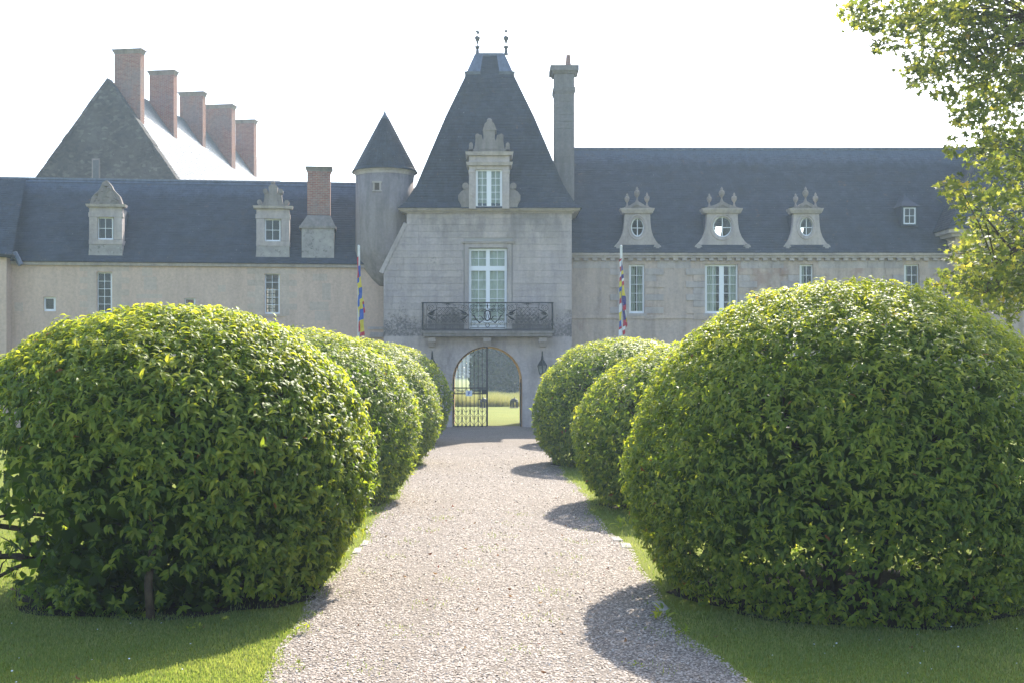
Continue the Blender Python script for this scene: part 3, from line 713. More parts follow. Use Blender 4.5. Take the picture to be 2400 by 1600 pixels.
def side_grille(cx):
    g = MB()
    for s_ in (-1, 1):
        for v, rr in ((230, 62), (440, 46)):
            spiral(g, cx+s_*282, v, rr, 1.7, math.pi if s_ > 0 else 0, 1 if s_ > 0 else -1)
        g.tube([bp(cx+s_*182, 178), bp(cx+s_*182, 330), bp(cx+s_*182, 470)], .009, 4)
        ringt(g, cx+s_*182, 160, 14, 16, .007, 10)
    g.tube([bp(cx-325, 175), bp(cx+325, 175)], .008, 4); g.tube([bp(cx-180, 214), bp(cx+180, 214)], .007, 4); g.tube([bp(cx-325, 340), bp(cx+325, 340)], .007, 4)
    g.tube([bp(cx-325, 500), bp(cx+325, 500)], .008, 4)
    g.tube([bp(cx-100, 157), bp(cx, 157), bp(cx+100, 157)], [.003, .02, .003], 5); ringt(g, cx, 160, 22, 16, .01, 12); ringt(g, cx, 197, 14, 14, .008, 10)
    for k in range(6):
        g.tube([bp(cx+80*math.cos(k), 520), bp(cx+80*math.cos(k), 560)], .006, 4)
    g.build('scroll_grille', M['iron'], rail_o)
    la = MB()
    for k in range(-7, 8):
        for s_ in (-1, 1):
            u0, u1 = cx+k*68, cx+k*68+s_*250
            a = [u0, 215]; b = [u1, 465]
            lo, hi = cx-176, cx+176
            def clip(a, b):
                (x0, y0), (x1, y1) = a, b
                for lim, sg in ((lo, 1), (hi, -1)):
                    i0, i1 = sg*(x0-lim) >= 0, sg*(x1-lim) >= 0
                    if not i0 and not i1: return None
                    if i0 != i1:
                        t = (lim-x0)/(x1-x0); pt = (lim, y0+(y1-y0)*t)
                        if not i0: x0, y0 = pt
                        else: x1, y1 = pt
                return (x0, y0), (x1, y1)
            c = clip(a, b)
            if c: la.tube([bp(*c[0]), bp(*c[1])], .006, 4)
    for i in range(-2, 3):
        for j in range(3):
            uu = cx+i*68+(34 if j % 2 else 0)
            if abs(uu-cx) < 160: la.lathe(bp(uu, 257+j*68 - (34 if j % 2 else 0)*0)-Vector((0,0,.014)), [(.004, 0), (.018, .014), (.004, .028)], 6)
    la.build('lattice', M['iron'], rail_o)
    lf = MB()
    for s_ in (-1, 1):
        for (u0, v0, u1, v1) in ((330, 330, 178, 245), (300, 335, 200, 300), (330, 345, 190, 430)):
            a, b = bp(cx+s_*u0, v0, .01), bp(cx+s_*u1, v1, .01); lf.tube([a, a.lerp(b, .35), a.lerp(b, .7), b], [.008, .045, .035, .004], 5)
    lf.build('palm_leaf', M['iron'], rail_o)
side_grille(548); side_grille(1845)
ce = MB()
for s_ in (-1, 1):
    c = 1192; f = lambda x: c+s_*x
    spiral(ce, f(225), 238, 48, 1.8, math.pi/2, -s_); spiral(ce, f(86), 222, 42, 1.7, -math.pi/2, s_)
    ringt(ce, f(225), 245, 62, 74, .009); ringt(ce, f(150), 215, 30, 70, .008)
    spiral(ce, f(225), 440, 50, 1.8, math.pi/2, s_, .009)
    ce.tube([bp(f(250), 330), bp(f(215), 352), bp(f(190), 400), bp(f(125), 462), bp(f(70), 420)], [.012, .03, .02, .035, .012], 5)
    ce.tube([bp(f(60), 410), bp(f(95), 360), bp(f(130), 350), bp(f(150), 372)], [.03, .02, .012, .01], 5)
    ce.tube([bp(f(20), 240), bp(f(70), 262), bp(f(125), 285)], [.02, .016, .006], 5); ce.tube([bp(f(30), 275), bp(f(100), 285)], [.016, .006], 5)
    ringt(ce, f(152), 515, 16, 15, .008, 12)
    ce.tube([bp(f(300), 338), bp(f(345), 338)], [.035, .008], 6)
ce.tube([bp(1192, 145), bp(1192, 190), bp(1192, 235)], [.008, .035, .012], 6)
ce.tube([bp(905, 180), bp(1480, 180)], .008, 4); ce.tube([bp(905, 498), bp(1480, 498)], .008, 4); ce.tube([bp(905, 540), bp(1480, 540)], .013, 4)
ringt(ce, 1192, 500, 32, 33, .014); ringt(ce, 1192, 345, 52, 82, .026, 24)
ce.tube([bp(1110, 445), bp(1150, 462), bp(1192, 468), bp(1234, 462), bp(1274, 445)], .01, 5)
ce.build('scroll_panel', M['iron'], rail_o)
mg = MB(); mg.tube([bp(1158, 300), bp(1176, 385), bp(1192, 315), bp(1208, 385), bp(1226, 300)], .012, 5); mg.tube([bp(1166, 400), bp(1192, 290), bp(1218, 400)], .011, 5)
mg.build('monogram', M['iron'], rail_o)

# ------------------------------------------------------------------ iron gates
YG = 49.95; FG = Facade(0, YG)
def gp(px, py, d=0): u, z = FG.uz(px, py, 0); return FG.W(u, z, d)
def arch_z(px):
    x = (px-CX)/FPX*YG; return Z_SPR+math.sqrt(max(.0, (R_ARCH-.03)**2-x*x))
gate = thing('iron_gate', 'closed left leaf of the black wrought iron gate, carrying the parking sign', 'gate', gp(1062, 1000), 'two leaves of the iron gate')
X0 = 1064
bars = [1064+i*9.45 for i in range(9)]
for i, px in enumerate(bars[:-1]):
    m = MB(); b = gp(px, 1000.5); m.tube([(b.x, YG, .05), (b.x, YG, arch_z(px))], .016, 6); m.build('bar', M['iron'], gate)
m = MB(); b = gp(1142, 1000); m.box(b.x-.045, b.x+.03, YG-.03, YG+.03, .03, arch_z(1142)-.0); m.build('stile', M['iron'], gate)
for py, r in ((908, .024), (921.5, .024), (999, .026)):
    m = MB(); a, b = gp(1060, py), gp(1141, py); m.box(a.x, b.x, YG-.02, YG+.02, a.z-r, a.z+r); m.build('rail', M['iron'], gate)
m = MB(); m.tube([(gp(px, 900).x, YG, arch_z(px)) for px in np.linspace(1062, 1142, 14)], .02, 5); m.tube([gp(1062, 1000), gp(1062, 893)], .02, 5); m.build('arched_frame', M['iron'], gate)
def gspiral(m, px, py, r, turns, start, dirn, n=14, th=.009):
    pts = []
    for i in range(n+1):
        t = i/n; a = start+dirn*2*math.pi*turns*t; rr = r*(1-.7*t); pts.append(gp(px+rr*math.cos(a), py+rr*math.sin(a)))
    m.tube(pts, th, 4)
for row, (yt, yb) in enumerate(((963, 978), (979, 996))):
    for i in range(4):
        c = bars[2*i+1]-9.45*0; l, r_ = bars[2*i], bars[2*i+2]
        m = MB()
        for s_ in (-1, 1):
            e = c+s_*9.2
            m.tube([gp(c, yb), gp(c+s_*4, yb-6), gp(c+s_*8, yb-10), gp(c+s_*9.2, yt-1), gp(c+s_*7.5, yt-4), gp(c+s_*4.5, yt-4), gp(c+s_*3.2, yt-1), gp(c+s_*4.5, yt+1)], .009, 4)
        m.build('scroll', M['iron'], gate)
for yk in (962, 979, 995):
    m = MB()
    for k, px in enumerate(bars[:-1]): m.box(gp(px, 0).x-.03, gp(px, 0).x+.03, YG-.028, YG+.028, gp(px, yk+2+k % 2).z, gp(px, yk-1.5+k % 2).z)
    m.build('collar', M['iron'], gate)
m = MB()
for s_ in (-1, 1):
    c = 1099
    m.tube([gp(c+s_*3, 914), gp(c+s_*5, 910), gp(c+s_*9, 911), gp(c+s_*9, 915)], .012, 5)
    m.tube([gp(c+s_*9, 921), gp(c+s_*14, 915), gp(c+s_*26, 914.5), gp(c+s_*31, 910)], .012, 5)
gspiral(m, 1063, 917, 3.2, 1.4, 0, 1, th=.013)
m.build('scroll', M['iron'], gate)
m = MB(); a, b = gp(1129, 921), gp(1141, 911); m.box(a.x, b.x, YG-.05, YG+.05, a.z, b.z); m.build('lock_box', M['iron'], gate)
m = MB(); a, b = gp(1123.5, 935), gp(1126.5, 906); m.box(a.x, b.x, YG-.07, YG-.02, a.z, b.z); a, b = gp(1121.5, 936), gp(1128, 934); m.box(a.x, b.x, YG-.08, YG-.02, a.z, b.z); m.build('latch', M['iron'], gate)
g2 = thing('iron_gate', 'open right leaf of the black wrought iron gate, folded back against the jamb', 'gate', gp(1222, 1000), 'two leaves of the iron gate')
xr = R_ARCH-.045
m = MB(); m.box(xr-.02, xr+.02, YG-.05, YG+.0, .03, Z_SPR+.1); m.build('stile', M['iron'], g2)
for py in (908, 921.5, 999):
    m = MB(); zc = gp(1142, py).z; m.box(xr-.015, xr+.015, YG, YG+1.4, zc-.02, zc+.02); m.build('rail', M['iron'], g2)
for i in range(1, 9):
    m = MB(); yy = YG+i*.165; m.tube([(xr, yy, .03), (xr, yy, Z_SPR-.05)], .012, 5); m.build('bar', M['iron'], g2)
# parking sign
sg = thing('parking_sign', 'white square sign with a blue letter P hanging on the closed gate leaf', 'sign', gp(1099, 921, -.05))
FS = Facade(0, YG-.055)
m = MB(); m.pbox(FS, 1091.5, 1106.5, 914, 927, 0, .012); m.build('board', M['sign_white'], sg)
m = MB(); m.pbox(FS, 1096.8, 1098.4, 916.2, 924.8, -.004, 0)
u0, z0 = FS.uz(1099.2, 919.2); k = 1/FPX*YG; n = 12; ro, ri = 3.0*k, 1.5*k
for i in range(n):
    a0, a1 = -math.pi/2+math.pi*i/n, -math.pi/2+math.pi*(i+1)/n
    m.fpoly(FS, [(u0+ri*math.cos(a0), z0+ri*math.sin(a0)), (u0+ro*math.cos(a0), z0+ro*math.sin(a0)), (u0+ro*math.cos(a1), z0+ro*math.sin(a1)), (u0+ri*math.cos(a1), z0+ri*math.sin(a1))], -.004, 0)
m.fbox(FS, u0-1.0*k, u0, z0+ri, z0+ro, -.004, 0); m.fbox(FS, u0-1.0*k, u0, z0-ro, z0-ri, -.004, 0)
m.build('letter', M['sign_blue'], sg)

# wall lanterns
def lantern(px, label):
    base = FP.W(ux(px), zz(850), -.03); r = thing('wall_lantern', label, 'lantern', base, 'lanterns on the gate wall')
    FL = Facade(0, 49.25); c = FL.u(px); z = lambda py: FL.z(px, py)
    m = MB(); m.tube([FP.W(ux(px), zz(832), 0), FP.W(ux(px), zz(824), -.12), FL.W(c, z(823)), FL.W(c, z(832))], [.03, .022, .022, .03], 6); m.tube([FL.W(c, z(832)), FL.W(c, z(838)), FL.W(c, z(843))], [.03, .05, .06], 8)
    m.build('bracket', M['iron'], r)
    m = MB(); k = 49.25/FPX
    m.lathe(FL.W(c, z(856)), [(13.2*k, 0), (12.6*k, 1.2*k), (9.5*k, 6*k), (6*k, 11*k), (3.2*k, 14*k), (1.5*k, 17*k)], 6); m.build('hood', M['iron'], r)
    m = MB(); m.lathe(FL.W(c, z(875)), [(7.3*k, .4*k), (11.8*k, 18.6*k)], 6); m.build('glass', M['glass'], r)
    m = MB()
    for i in range(6):
        a = 2*math.pi*(i+.5)/6; ca, sa = math.cos(a), math.sin(a); o = FL.W(c, z(875))
        m.tube([o+Vector((7.6*k*ca, 7.6*k*sa, 0)), o+Vector((12.2*k*ca, 12.2*k*sa, 19*k))], .012, 4)
        b = 2*math.pi*(i+1.5)/6; m.tube([o+Vector((7.6*k*ca, 7.6*k*sa, 0)), o+Vector((7.6*k*math.cos(b), 7.6*k*math.sin(b), 0))], .014, 4)
    m.tube([FL.W(c, z(875)), FL.W(c, z(864)), FL.W(c, z(856))], .02, 5); m.tube([FL.W(c, z(880)), FL.W(c, z(874))], [.008, .06], 6)
    for s_ in (-1, 1): m.tube([FL.W(c+s_*7*k, z(875)), FL.W(c+s_*3*k, z(878)), FL.W(c, z(880))], .01, 4)
    m.build('cage', M['iron'], r)
lantern(1271, 'black wall lantern to the right of the gateway arch')
lantern(1013, 'black wall lantern left of the arch, mostly hidden behind a dome')

# ------------------------------------------------------------------ right wing
FR = Facade(0, 51.2)
rw = thing('right_wing', 'stone wing right of the gate pavilion with three oval dormers', 'building', (11, 51.2, 0))
RX0, RX1 = 3.3, FR.u(2223); RZ = FR.z(1700, 596); RDZ, RDY = 5.2, 4.0
wins = [(1474, 1511, 620, 735), (1652, 1730, 620, 735), (1874, 1906, 620, 735), (2119, 2154, 620, 735)]
m = MB(); holes = []
for w in wins: h = op(FR, *w); holes.append((h[0]-RX0, h[1]-RX0, h[2], h[3]))
m.panel(FR.W(RX0, 0), (1,0,0), (0,0,1), RX1-RX0, RZ, holes, (0, .35, 0))
m.add([(RX0, 51.2, 0), (RX0, 59.2, 0), (RX0, 59.2, RZ), (RX0, 51.2, RZ)], [(0,1,2,3)]); m.add([(RX0, 59.2, 0), (RX1+6, 59.2, 0), (RX1+6, 59.2, RZ), (RX0, 59.2, RZ)], [(0,1,2,3)])
m.build('wall', M['wing_stone'], rw)
m = MB(); m.add([(RX0, 51.3, 4.2), (RX1, 51.3, 4.2), (RX1, 59.1, 4.2), (RX0, 59.1, 4.2)], [(0,1,2,3)])
m.add([(RX0, 53.6, 0), (RX1, 53.6, 0), (RX1, 53.6, RZ), (RX0, 53.6, RZ)], [(0,1,2,3)]); m.add([(RX0, 51.3, RZ-.02), (RX1, 51.3, RZ-.02), (RX1, 53.6, RZ-.02), (RX0, 53.6, RZ-.02)], [(0,1,2,3)])
m.build('interior', M['dark_room'], rw)
# eaves cornice, brackets, string course
m = MB(); m.pbox(FR, 1340, 2222, 592, 598, -.30, .05); m.build('cornice', M['trim'], rw); m = MB(); m.pbox(FR, 1340, 2222, 598, 604.5, -.2, .05); m.build('cornice', M['trim'], rw)
px = 1347
while px < 2218:
    m = MB(); m.pbox(FR, px, px+11, 604.6, 611, -.16, 0); m.build('modillion', M['trim'], rw); px += 21
m = MB(); m.pbox(FR, 1340, 2222, 739, 747, -.05, 0); m.build('string_course', M['wing_stone'], rw)
px = 1343                                                # frieze of long stones under the eaves
while px < 2215:
    w = random.uniform(26, 44); 
    if px+w > 2215: w = 2222-px
    if not any(px < b and px+w > a for a, b, _, _ in wins): stone(rw, FR, FR.u(px)+.005, FR.u(px+w)-.005, FR.z(1700, 629), FR.z(1700, 612), -.014-random.uniform(0, .008), 0, 'trim')
    px += w
for a, b, y0, y1 in wins:                                # toothed stone surrounds
    y = 630; k = 0
    while y < 736:
        h = 15
        for s_, e in ((-1, a), (1, b)):
            L = 27 if k % 2 else 44
            p0, p1 = (e-L, e-1) if s_ < 0 else (e+1, e+L)
            stone(rw, FR, FR.u(p0), FR.u(p1), FR.z(1700, y+h)+.006, FR.z(1700, y)-.006, -.03-random.uniform(0, .03), 0, 'trim' if random.random() < .6 else 'wing_stone')
        y += h; k += 1
    stone(rw, FR, FR.u(a-4), FR.u(b+4), FR.z(1700, y1+7), FR.z(1700, y1), -.07, 0, 'trim', 'window_sill')
window(rw, FR, *wins[0], .14, 2, 5, fw=5, curtain=[(.0, .42), (.58, 1.0)]); window(rw, FR, *wins[1], .14, 2, 5, stile=11, fw=5, curtain=[(0, .36), (.72, .98)])
window(rw, FR, *wins[2], .14, 2, 5, fw=4.5, curtain=[(0, .4)]); window(rw, FR, *wins[3], .14, 2, 5, fw=4, curtain=[(0, .3)])
# roof with openings behind the oval dormers
DOR = [(1494, 533, 15.5, 22.5, 30), (1693, 532, 22.5, 24.5, 37.5), (1890, 532, 16, 22, 30)]
RE = .32                                                 # eaves overhang
def roof_pt(u, b, back=False):                           # b runs up the slope 0..1
    y = 51.2-RE+(4.0+RE)*b if not back else 59.2+RE-(4.0+RE)*b
    return Vector((u, y, RZ+.02+(RDZ)*b))
U0, U1 = RX0-.02, RX1+5
m = MB(); hs = []
for c, cy, rx, ry, hb in DOR:
    hs.append((FR.u(c-hb+6)-U0, FR.u(c+hb-6)-U0, .12, .42))
m.panel(roof_pt(U0, 0), (1,0,0), roof_pt(U0, 1)-roof_pt(U0, 0), U1-U0, 1, hs)
bh = []
for c, px0, px1, py0, py1 in ((1, 1677, 1692, 533, 556), (2, 1876, 1884, 535, 552), (2, 1899, 1904, 536, 548)):
    # the sky shows through these roof lights at the back
    y = 57.9; q0, q1 = P(px0, py1, y), P(px1, py0, y)
    b = (q0.z-RZ)/RDZ; b2 = (q1.z-RZ)/RDZ
    bh.append((q0.x-U0, q1.x-U0, b, b2))
m.panel(roof_pt(U0, 0, True), (1,0,0), roof_pt(U0, 1, True)-roof_pt(U0, 0, True), U1-U0, 1, bh)
m.add([(RX0, 51.2, RZ), (RX0, 59.2, RZ), (RX0, 55.2, RZ+RDZ)], [(0,1,2)])
rroof = m.build('roof', M['under'], rw)
def in_dormer(p):
    for c, cy, rx, ry, hb in DOR:
        if abs(p[0]-FR.u(c)) < (hb-5)/FPX*51.2 and RZ+.12*RDZ < p[2] < RZ+.43*RDZ: return True
    return False
slates(rroof, [(roof_pt(U0, 0), roof_pt(U1, 0), roof_pt(U1, 1), roof_pt(U0, 1))], holes=in_dormer).data.materials[0] = M['slate_right']
m = MB(); a, b = roof_pt(U0, 1), roof_pt(U1, 1); m.tube([a+Vector((0,0,.02)), b+Vector((0,0,.02))], .09, 8); m.build('ridge_capping', M['lead'], rroof)
def oval_dormer(c, cy, rx, ry, hb):
    D = -.02; f = lambda s_, x: c+s_*x
    k = hb/30.0
    prof = [(592, 54), (580, 54), (573, 50), (566, 44), (556, 38), (545, 34), (535, 32), (520, 30.5), (500, 30)]
    prof = [(y, x*(1+(k-1)*.8)) for y, x in prof]
    out = [(c+x, y) for y, x in prof]+[(c-x, y) for y, x in reversed(prof)]
    m = MB(); N = 40; ov, ou = [], []
    def hit(ang):
        dx, dy = math.cos(ang), -math.sin(ang); best = None
        for (x0, y0), (x1, y1) in zip(out, out[1:]+out[:1]):
            ex, ey = x1-x0, y1-y0; den = dx*ey-dy*ex
            if abs(den) < 1e-9: continue
            t = ((x0-c)*ey-(y0-cy)*ex)/den; w = ((x0-c)*dy-(y0-cy)*dx)/den
            if t > 0 and -1e-6 <= w <= 1+1e-6 and (best is None or t < best): best = t
        return c+dx*best, cy+dy*best
    angs = sorted([2*math.pi*i/N for i in range(N)]+[math.atan2(-(y-cy), x-c) % (2*math.pi) for x, y in out])
    for a in angs:
        ov.append(FR.uz(c+rx*math.cos(a), cy-ry*math.sin(a), D)); ou.append(FR.uz(*hit(a), D))
    n = len(angs)
    for i in range(n):
        j = (i+1) % n
        m.add([FR.W(*ov[i], D), FR.W(*ou[i], D), FR.W(*ou[j], D), FR.W(*ov[j], D)], [(0,1,2,3)])
        m.add([FR.W(*ov[i], D), FR.W(*ov[j], D), FR.W(*ov[j], D+.3), FR.W(*ov[i], D+.3)], [(0,1,2,3)])
    m0 = m; m = MB(); m0.fpoly(FR, [FR.uz(x, y, D) for x, y in out], D+.3, D+.305) if False else None
    for i in range(len(out)):
        q0, q1 = FR.uz(*out[i], D), FR.uz(*out[(i+1) % len(out)], D); m0.add([FR.W(*q0, D), FR.W(*q1, D), FR.W(*q1, D+.3), FR.W(*q0, D+.3)], [(0,1,2,3)])
    for s_ in (-1, 1):                                    # cheeks
        x = c+s_*(hb-3); u = FR.u(x, D)
        m.fpoly(FR, [(u-.07, FR.z(c, 590)), (u+.07, FR.z(c, 590)), (u+.07, FR.z(c, 500)), (u-.07, FR.z(c, 500))], D+.31, 2.0)
    m.fbox(FR, FR.u(c-hb+1, D), FR.u(c+hb-1, D), FR.z(c, 502), FR.z(c, 499.5), D+.31, 2.4)
    ck = m; m = m0; body = m.build('dormer', M['trim'], rw); ck.build('cheek', M['slate_plain'], body)
    m = MB()
    m.tube([FR.W(*FR.uz(c+(rx+5)*math.cos(2*math.pi*i/28), cy-(ry+6)*math.sin(2*math.pi*i/28), D), D) for i in range(29)], .045, 5)
    m.build('oval_moulding', M['trim'], body)
    m = MB()
    m.pbox(FR, c-hb-6, c+hb+6, 494, 500, D-.10, .35, .04, .05); m.pbox(FR, c-hb-9, c+hb+9, 488.5, 494, D-.17, .38, .03, .03)
    m.build('cornice', M['trim'], body)
    m = MB()
    m.ppoly(FR, [(c-hb-6, 488.5), (c+hb+6, 488.5), (c+hb*.6, 482), (c+14, 479), (c, 471), (c-14, 479), (c-hb*.6, 482)], D-.06, .3)
    m.ppoly(FR, [(c-18, 487), (c-14, 488), (c, 480), (c+14, 488), (c+18, 487), (c, 475)], D-.13, 0)
    m.build('pediment', M['old_stone'], body)
    sc = 51.2/FPX
    for dx, yb, s_ in ((-hb*.78, 482, .86), (0, 471, 1.0), (hb*.78, 482, .92)):
        q = MB(); o = FR.W(FR.u(c+dx), FR.z(c, yb), .15)
        q.lathe(o, [(a*sc*s_, b*sc*s_) for a, b in ((4.5, -2), (3, 2), (1.8, 6), (2.4, 9), (6, 14), (7.2, 19), (6, 24), (2.5, 26), (3.2, 29), (.6, 34))], 10, ); q.build('finial', M['old_stone'], body)
    m = MB()
    for s_ in (-1, 1):
        m.fdisc(FR, FR.u(c+s_*(54*(1+(k-1)*.8)-8)), FR.z(c, 582), .17, .17, D-.09, .4, 16); m.fdisc(FR, FR.u(c+s_*(54*(1+(k-1)*.8)-8)), FR.z(c, 582), .08, .08, D-.13, .2, 12)
    m.pbox(FR, c-44*k, c+44*k, 580, 592, D-.07, .3)
    m.build('scroll_base', M['lichen'], body)
    m = MB()                                             # oval casement
    pts = [FR.W(*FR.uz(c+(rx-1.2)*math.cos(2*math.pi*i/28), cy-(ry-1.2)*math.sin(2*math.pi*i/28), .12), .12) for i in range(29)]
    m.tube(pts, .033, 5); m.pbox(FR, c-.9, c+.9, cy-ry+1, cy+ry-1, .10, .13); m.pbox(FR, c-rx+1, c+rx-1, cy+1.2, cy+2.8, .10, .13)
    wd = m.build('window', M['white'], rw)
    for s_ in (-1, 1):
        for t_ in (-1, 1):
            pts = [(c+s_*.9, cy+2)]
            for i in range(7):
                a = math.pi/2*i/6; pts.append((c+s_*(rx-1.5)*math.cos(a), cy+2-t_*(ry-1.5+(2 if t_ > 0 else -2))*math.sin(a)))
            q = MB(); q.add([FR.W(*FR.uz(x, y, .115), .115) for x, y in pts], [list(range(len(pts)))]); q.build('pane', M['glass'], wd)
for d in DOR: oval_dormer(*d)
# small slate-hung dormer
m = MB(); FD = Facade(0, 51.75); 
m.pbox(FD, 2112, 2117, 482, 527, 0, 1.6); m.pbox(FD, 2147, 2153, 482, 527, 0, 1.6); m.pbox(FD, 2112, 2153, 527, 531, -.03, 1.0); m.pbox(FD, 2113, 2152, 484, 487, 0.002, 1.5)
sd = m.build('small_dormer', M['slate_plain'], rw)
m = MB(); a = FD.W(FD.u(2132), FD.z(2132, 450), .7); e = [FD.W(FD.u(2109), FD.z(2132, 484), -.08), FD.W(FD.u(2156), FD.z(2132, 484), -.08), FD.W(FD.u(2156), FD.z(2132, 484), 2.0), FD.W(FD.u(2109), FD.z(2132, 484), 2.0)]
mid = [FD.W(FD.u(2121), FD.z(2132, 470), .3), FD.W(FD.u(2143), FD.z(2132, 470), .3), FD.W(FD.u(2143), FD.z(2132, 470), 2), FD.W(FD.u(2121), FD.z(2132, 470), 2)]
m.add(e+mid+[a, a+Vector((0,1.5,0))], [(0,1,5,4), (1,2,6,5), (3,0,4,7), (4,5,8), (5,6,9,8), (7,4,8,9), (0,3,2,1)]); m.build('hood', M['slate_plain'], sd)
window(rw, FD, 2118, 2146, 487, 526, .03, 2, 2, fw=2.6)
m = MB(); m.pbox(FD, 2116, 2148, 485, 528, .12, .16); m.build('interior', M['dark_room'], sd)
# chimney where the wing meets the pavilion
FC = Facade(0, 51.9)
ch_o = MB(); ch_o.pbox(FC, 1300, 1346, 205, 470, 0, 1.0); chim = ch_o.build('chimney', M['chimney_stone'], rw)
y = 222
while y < 380:
    m = MB(); m.pbox(FC, 1300, 1346, y+.5, y+15.5, -.012, 1.012); m.build('stone', M['chimney_stone'], chim); y += 16
m = MB(); m.pbox(FC, 1300, 1346, 172, 204, -.0, 1.0); m.pbox(FC, 1297, 1349, 204, 214, -.05, 1.05); m.pbox(FC, 1299, 1347, 214, 219, -.025, 1.03)
m.build('chimney_band', M['chimney_stone'], chim)
m = MB(); m.pbox(FC, 1297, 1349, 165, 172, -.06, 1.06, .08, .08); m.pbox(FC, 1290, 1357, 152.5, 165, -.16, 1.16); m.build('chimney_cap', M['chimney_stone'], chim)
m = MB(); o = FC.W(FC.u(1333.5), FC.z(1333, 153), .5); sc = 51.9/FPX; m.lathe(o, [(7.3*sc, 0), (6.6*sc, 10*sc), (5*sc, 27*sc), (5.2*sc, 30*sc), (4*sc, 30*sc)], 14); m.build('chimney_pot', M['brick'], chim)
# end pavilion of the right wing, mostly behind the maple
FE = Facade(0, 50.4)
ep = thing('corner_pavilion', 'stone corner pavilion with a higher cornice, behind the leafy branches at right', 'building', (23, 50.4, 0))
EX0, EX1 = FE.u(2239), FE.u(2239)+8.5; EZ = FE.z(2300, 556)
m = MB(); m.box(EX0, EX1, 50.4, 58, 0, EZ); m.build('wall', M['wing_stone'], ep)
m = MB(); m.box(EX0-.42, EX1+.4, 49.98, 58.4, EZ+.14, EZ+.3); m.box(EX0-.25, EX1+.25, 50.15, 58.2, EZ, EZ+.14); m.build('cornice', M['trim'], ep)
for i in range(14):
    m = MB(); x = EX0+.25+i*.39; m.box(x, x+.2, 50.22, 50.4, EZ-.13, EZ-.002); m.build('modillion', M['trim'], ep)
for r in range(16):
    for i in range(5):
        stone(ep, FE, EX0+i*.95+(.0 if r % 2 else .4)+.006, EX0+i*.95+(.0 if r % 2 else .4)+.94, 3.2+r*.3+.006, 3.2+r*.3+.294, -.012-random.uniform(0, .01), 0, 'wing_stone')
m = MB(); e = EZ+.3; lo = [Vector((EX0-.5, 49.9, e)), Vector((EX1+.5, 49.9, e)), Vector((EX1+.5, 58.5, e)), Vector((EX0-.5, 58.5, e))]; hi = [Vector((EX0+2.9, 54, e+4.6)), Vector((EX1-2.9, 54, e+4.6)), Vector((EX1-2.9, 54.2, e+4.6)), Vector((EX0+2.9, 54.2, e+4.6))]
m.hexa(lo+hi); er = m.build('roof', M['under'], ep)
slates(er, [(lo[0], lo[1], hi[1], hi[0]), (lo[3], lo[0], hi[0], hi[3])])

# ------------------------------------------------------------------ left wing (turned a little, its left end nearer)
A0 = P(830, 868, 50.7); FLW = Facade(A0.x, A0.y, 6.0)
lw = thing('left_wing', 'beige plastered wing left of the gate pavilion with two stone dormers', 'building', (A0.x-9, A0.y-1, 0))
L0, L1 = FLW.u(-60), FLW.u(905); LZ = FLW.z(450, 617)
lwin = [(227, 263, 638, 735), (620, 656, 641, 736), (102, 131, 696, 730), (432, 458, 699, 730)]
holes = []
for w in lwin: h = op(FLW, *w); holes.append((h[0]-L0, h[1]-L0, h[2], h[3]))
m = MB(); U3 = Vector((FLW.U.x, FLW.U.y, 0)); N3 = Vector((FLW.N.x, FLW.N.y, 0))
m.panel(FLW.W(L0, 0), U3, (0,0,1), L1-L0, LZ, holes, N3*.3)
m.add([FLW.W(L0, 0, 0), FLW.W(L0, 0, 7), FLW.W(L0, LZ, 7), FLW.W(L0, LZ, 0)], [(0,1,2,3)])
b0, b1 = FLW.uz(626, 735, 7), FLW.uz(645, 677, 7)
m.panel(FLW.W(L0, 0, 7), U3, (0,0,1), L1-L0, LZ, [(b0[0]-L0, b1[0]-L0, b0[1], b1[1])], N3*.2)
m.build('wall', M['plaster'], lw)
m = MB(); c0, c1 = FLW.u(580), FLW.u(700, 3)
m.fbox(FLW, L0, c0, .5, LZ-.05, 2.2, 2.25); m.fbox(FLW, L0, c0, LZ-.08, LZ-.04, .32, 2.2); m.build('interior', M['dark_room'], lw)
m = MB(); m.fbox(FLW, c0, c0+.03, .5, LZ-.05, .32, 6.9); m.fbox(FLW, c1, c1+.03, .5, LZ-.05, .32, 6.9); m.fbox(FLW, c0, c1, LZ-.08, LZ-.04, .32, 6.9); m.fbox(FLW, c0, c1, 3.6, 3.7, .32, 6.9); m.build('room', M['ochre'], lw)
m = MB(); m.fbox(FLW, b0[0]+.2, b1[0]-.2, b1[1]-.42, b1[1]-.4, 6.95, 7); 
for i in (.33, .66): m.fbox(FLW, b0[0]+(b1[0]-b0[0])*i-.02, b0[0]+(b1[0]-b0[0])*i+.02, b0[1], b1[1], 6.95, 7)
for i in (.2, .4, .6, .8): m.fbox(FLW, b0[0], b1[0], b0[1]+(b1[1]-b0[1])*i-.02, b0[1]+(b1[1]-b0[1])*i+.02, 6.96, 6.99)
m.build('window', M['bark'], lw)
window(lw, FLW, *lwin[0], .16, 2, 5, fw=3.6); window(lw, FLW, *lwin[1], .16, 2, 5, fw=3.6); window(lw, FLW, *lwin[2], .12, 1, 1, fw=5)
w = window(lw, FLW, *lwin[3], .12, 1, 1, fw=3.5); m = MB(); m.pbox(FLW, 434, 456, 701, 730, .2, .22); m.build('blind', M['wood_door'], w)
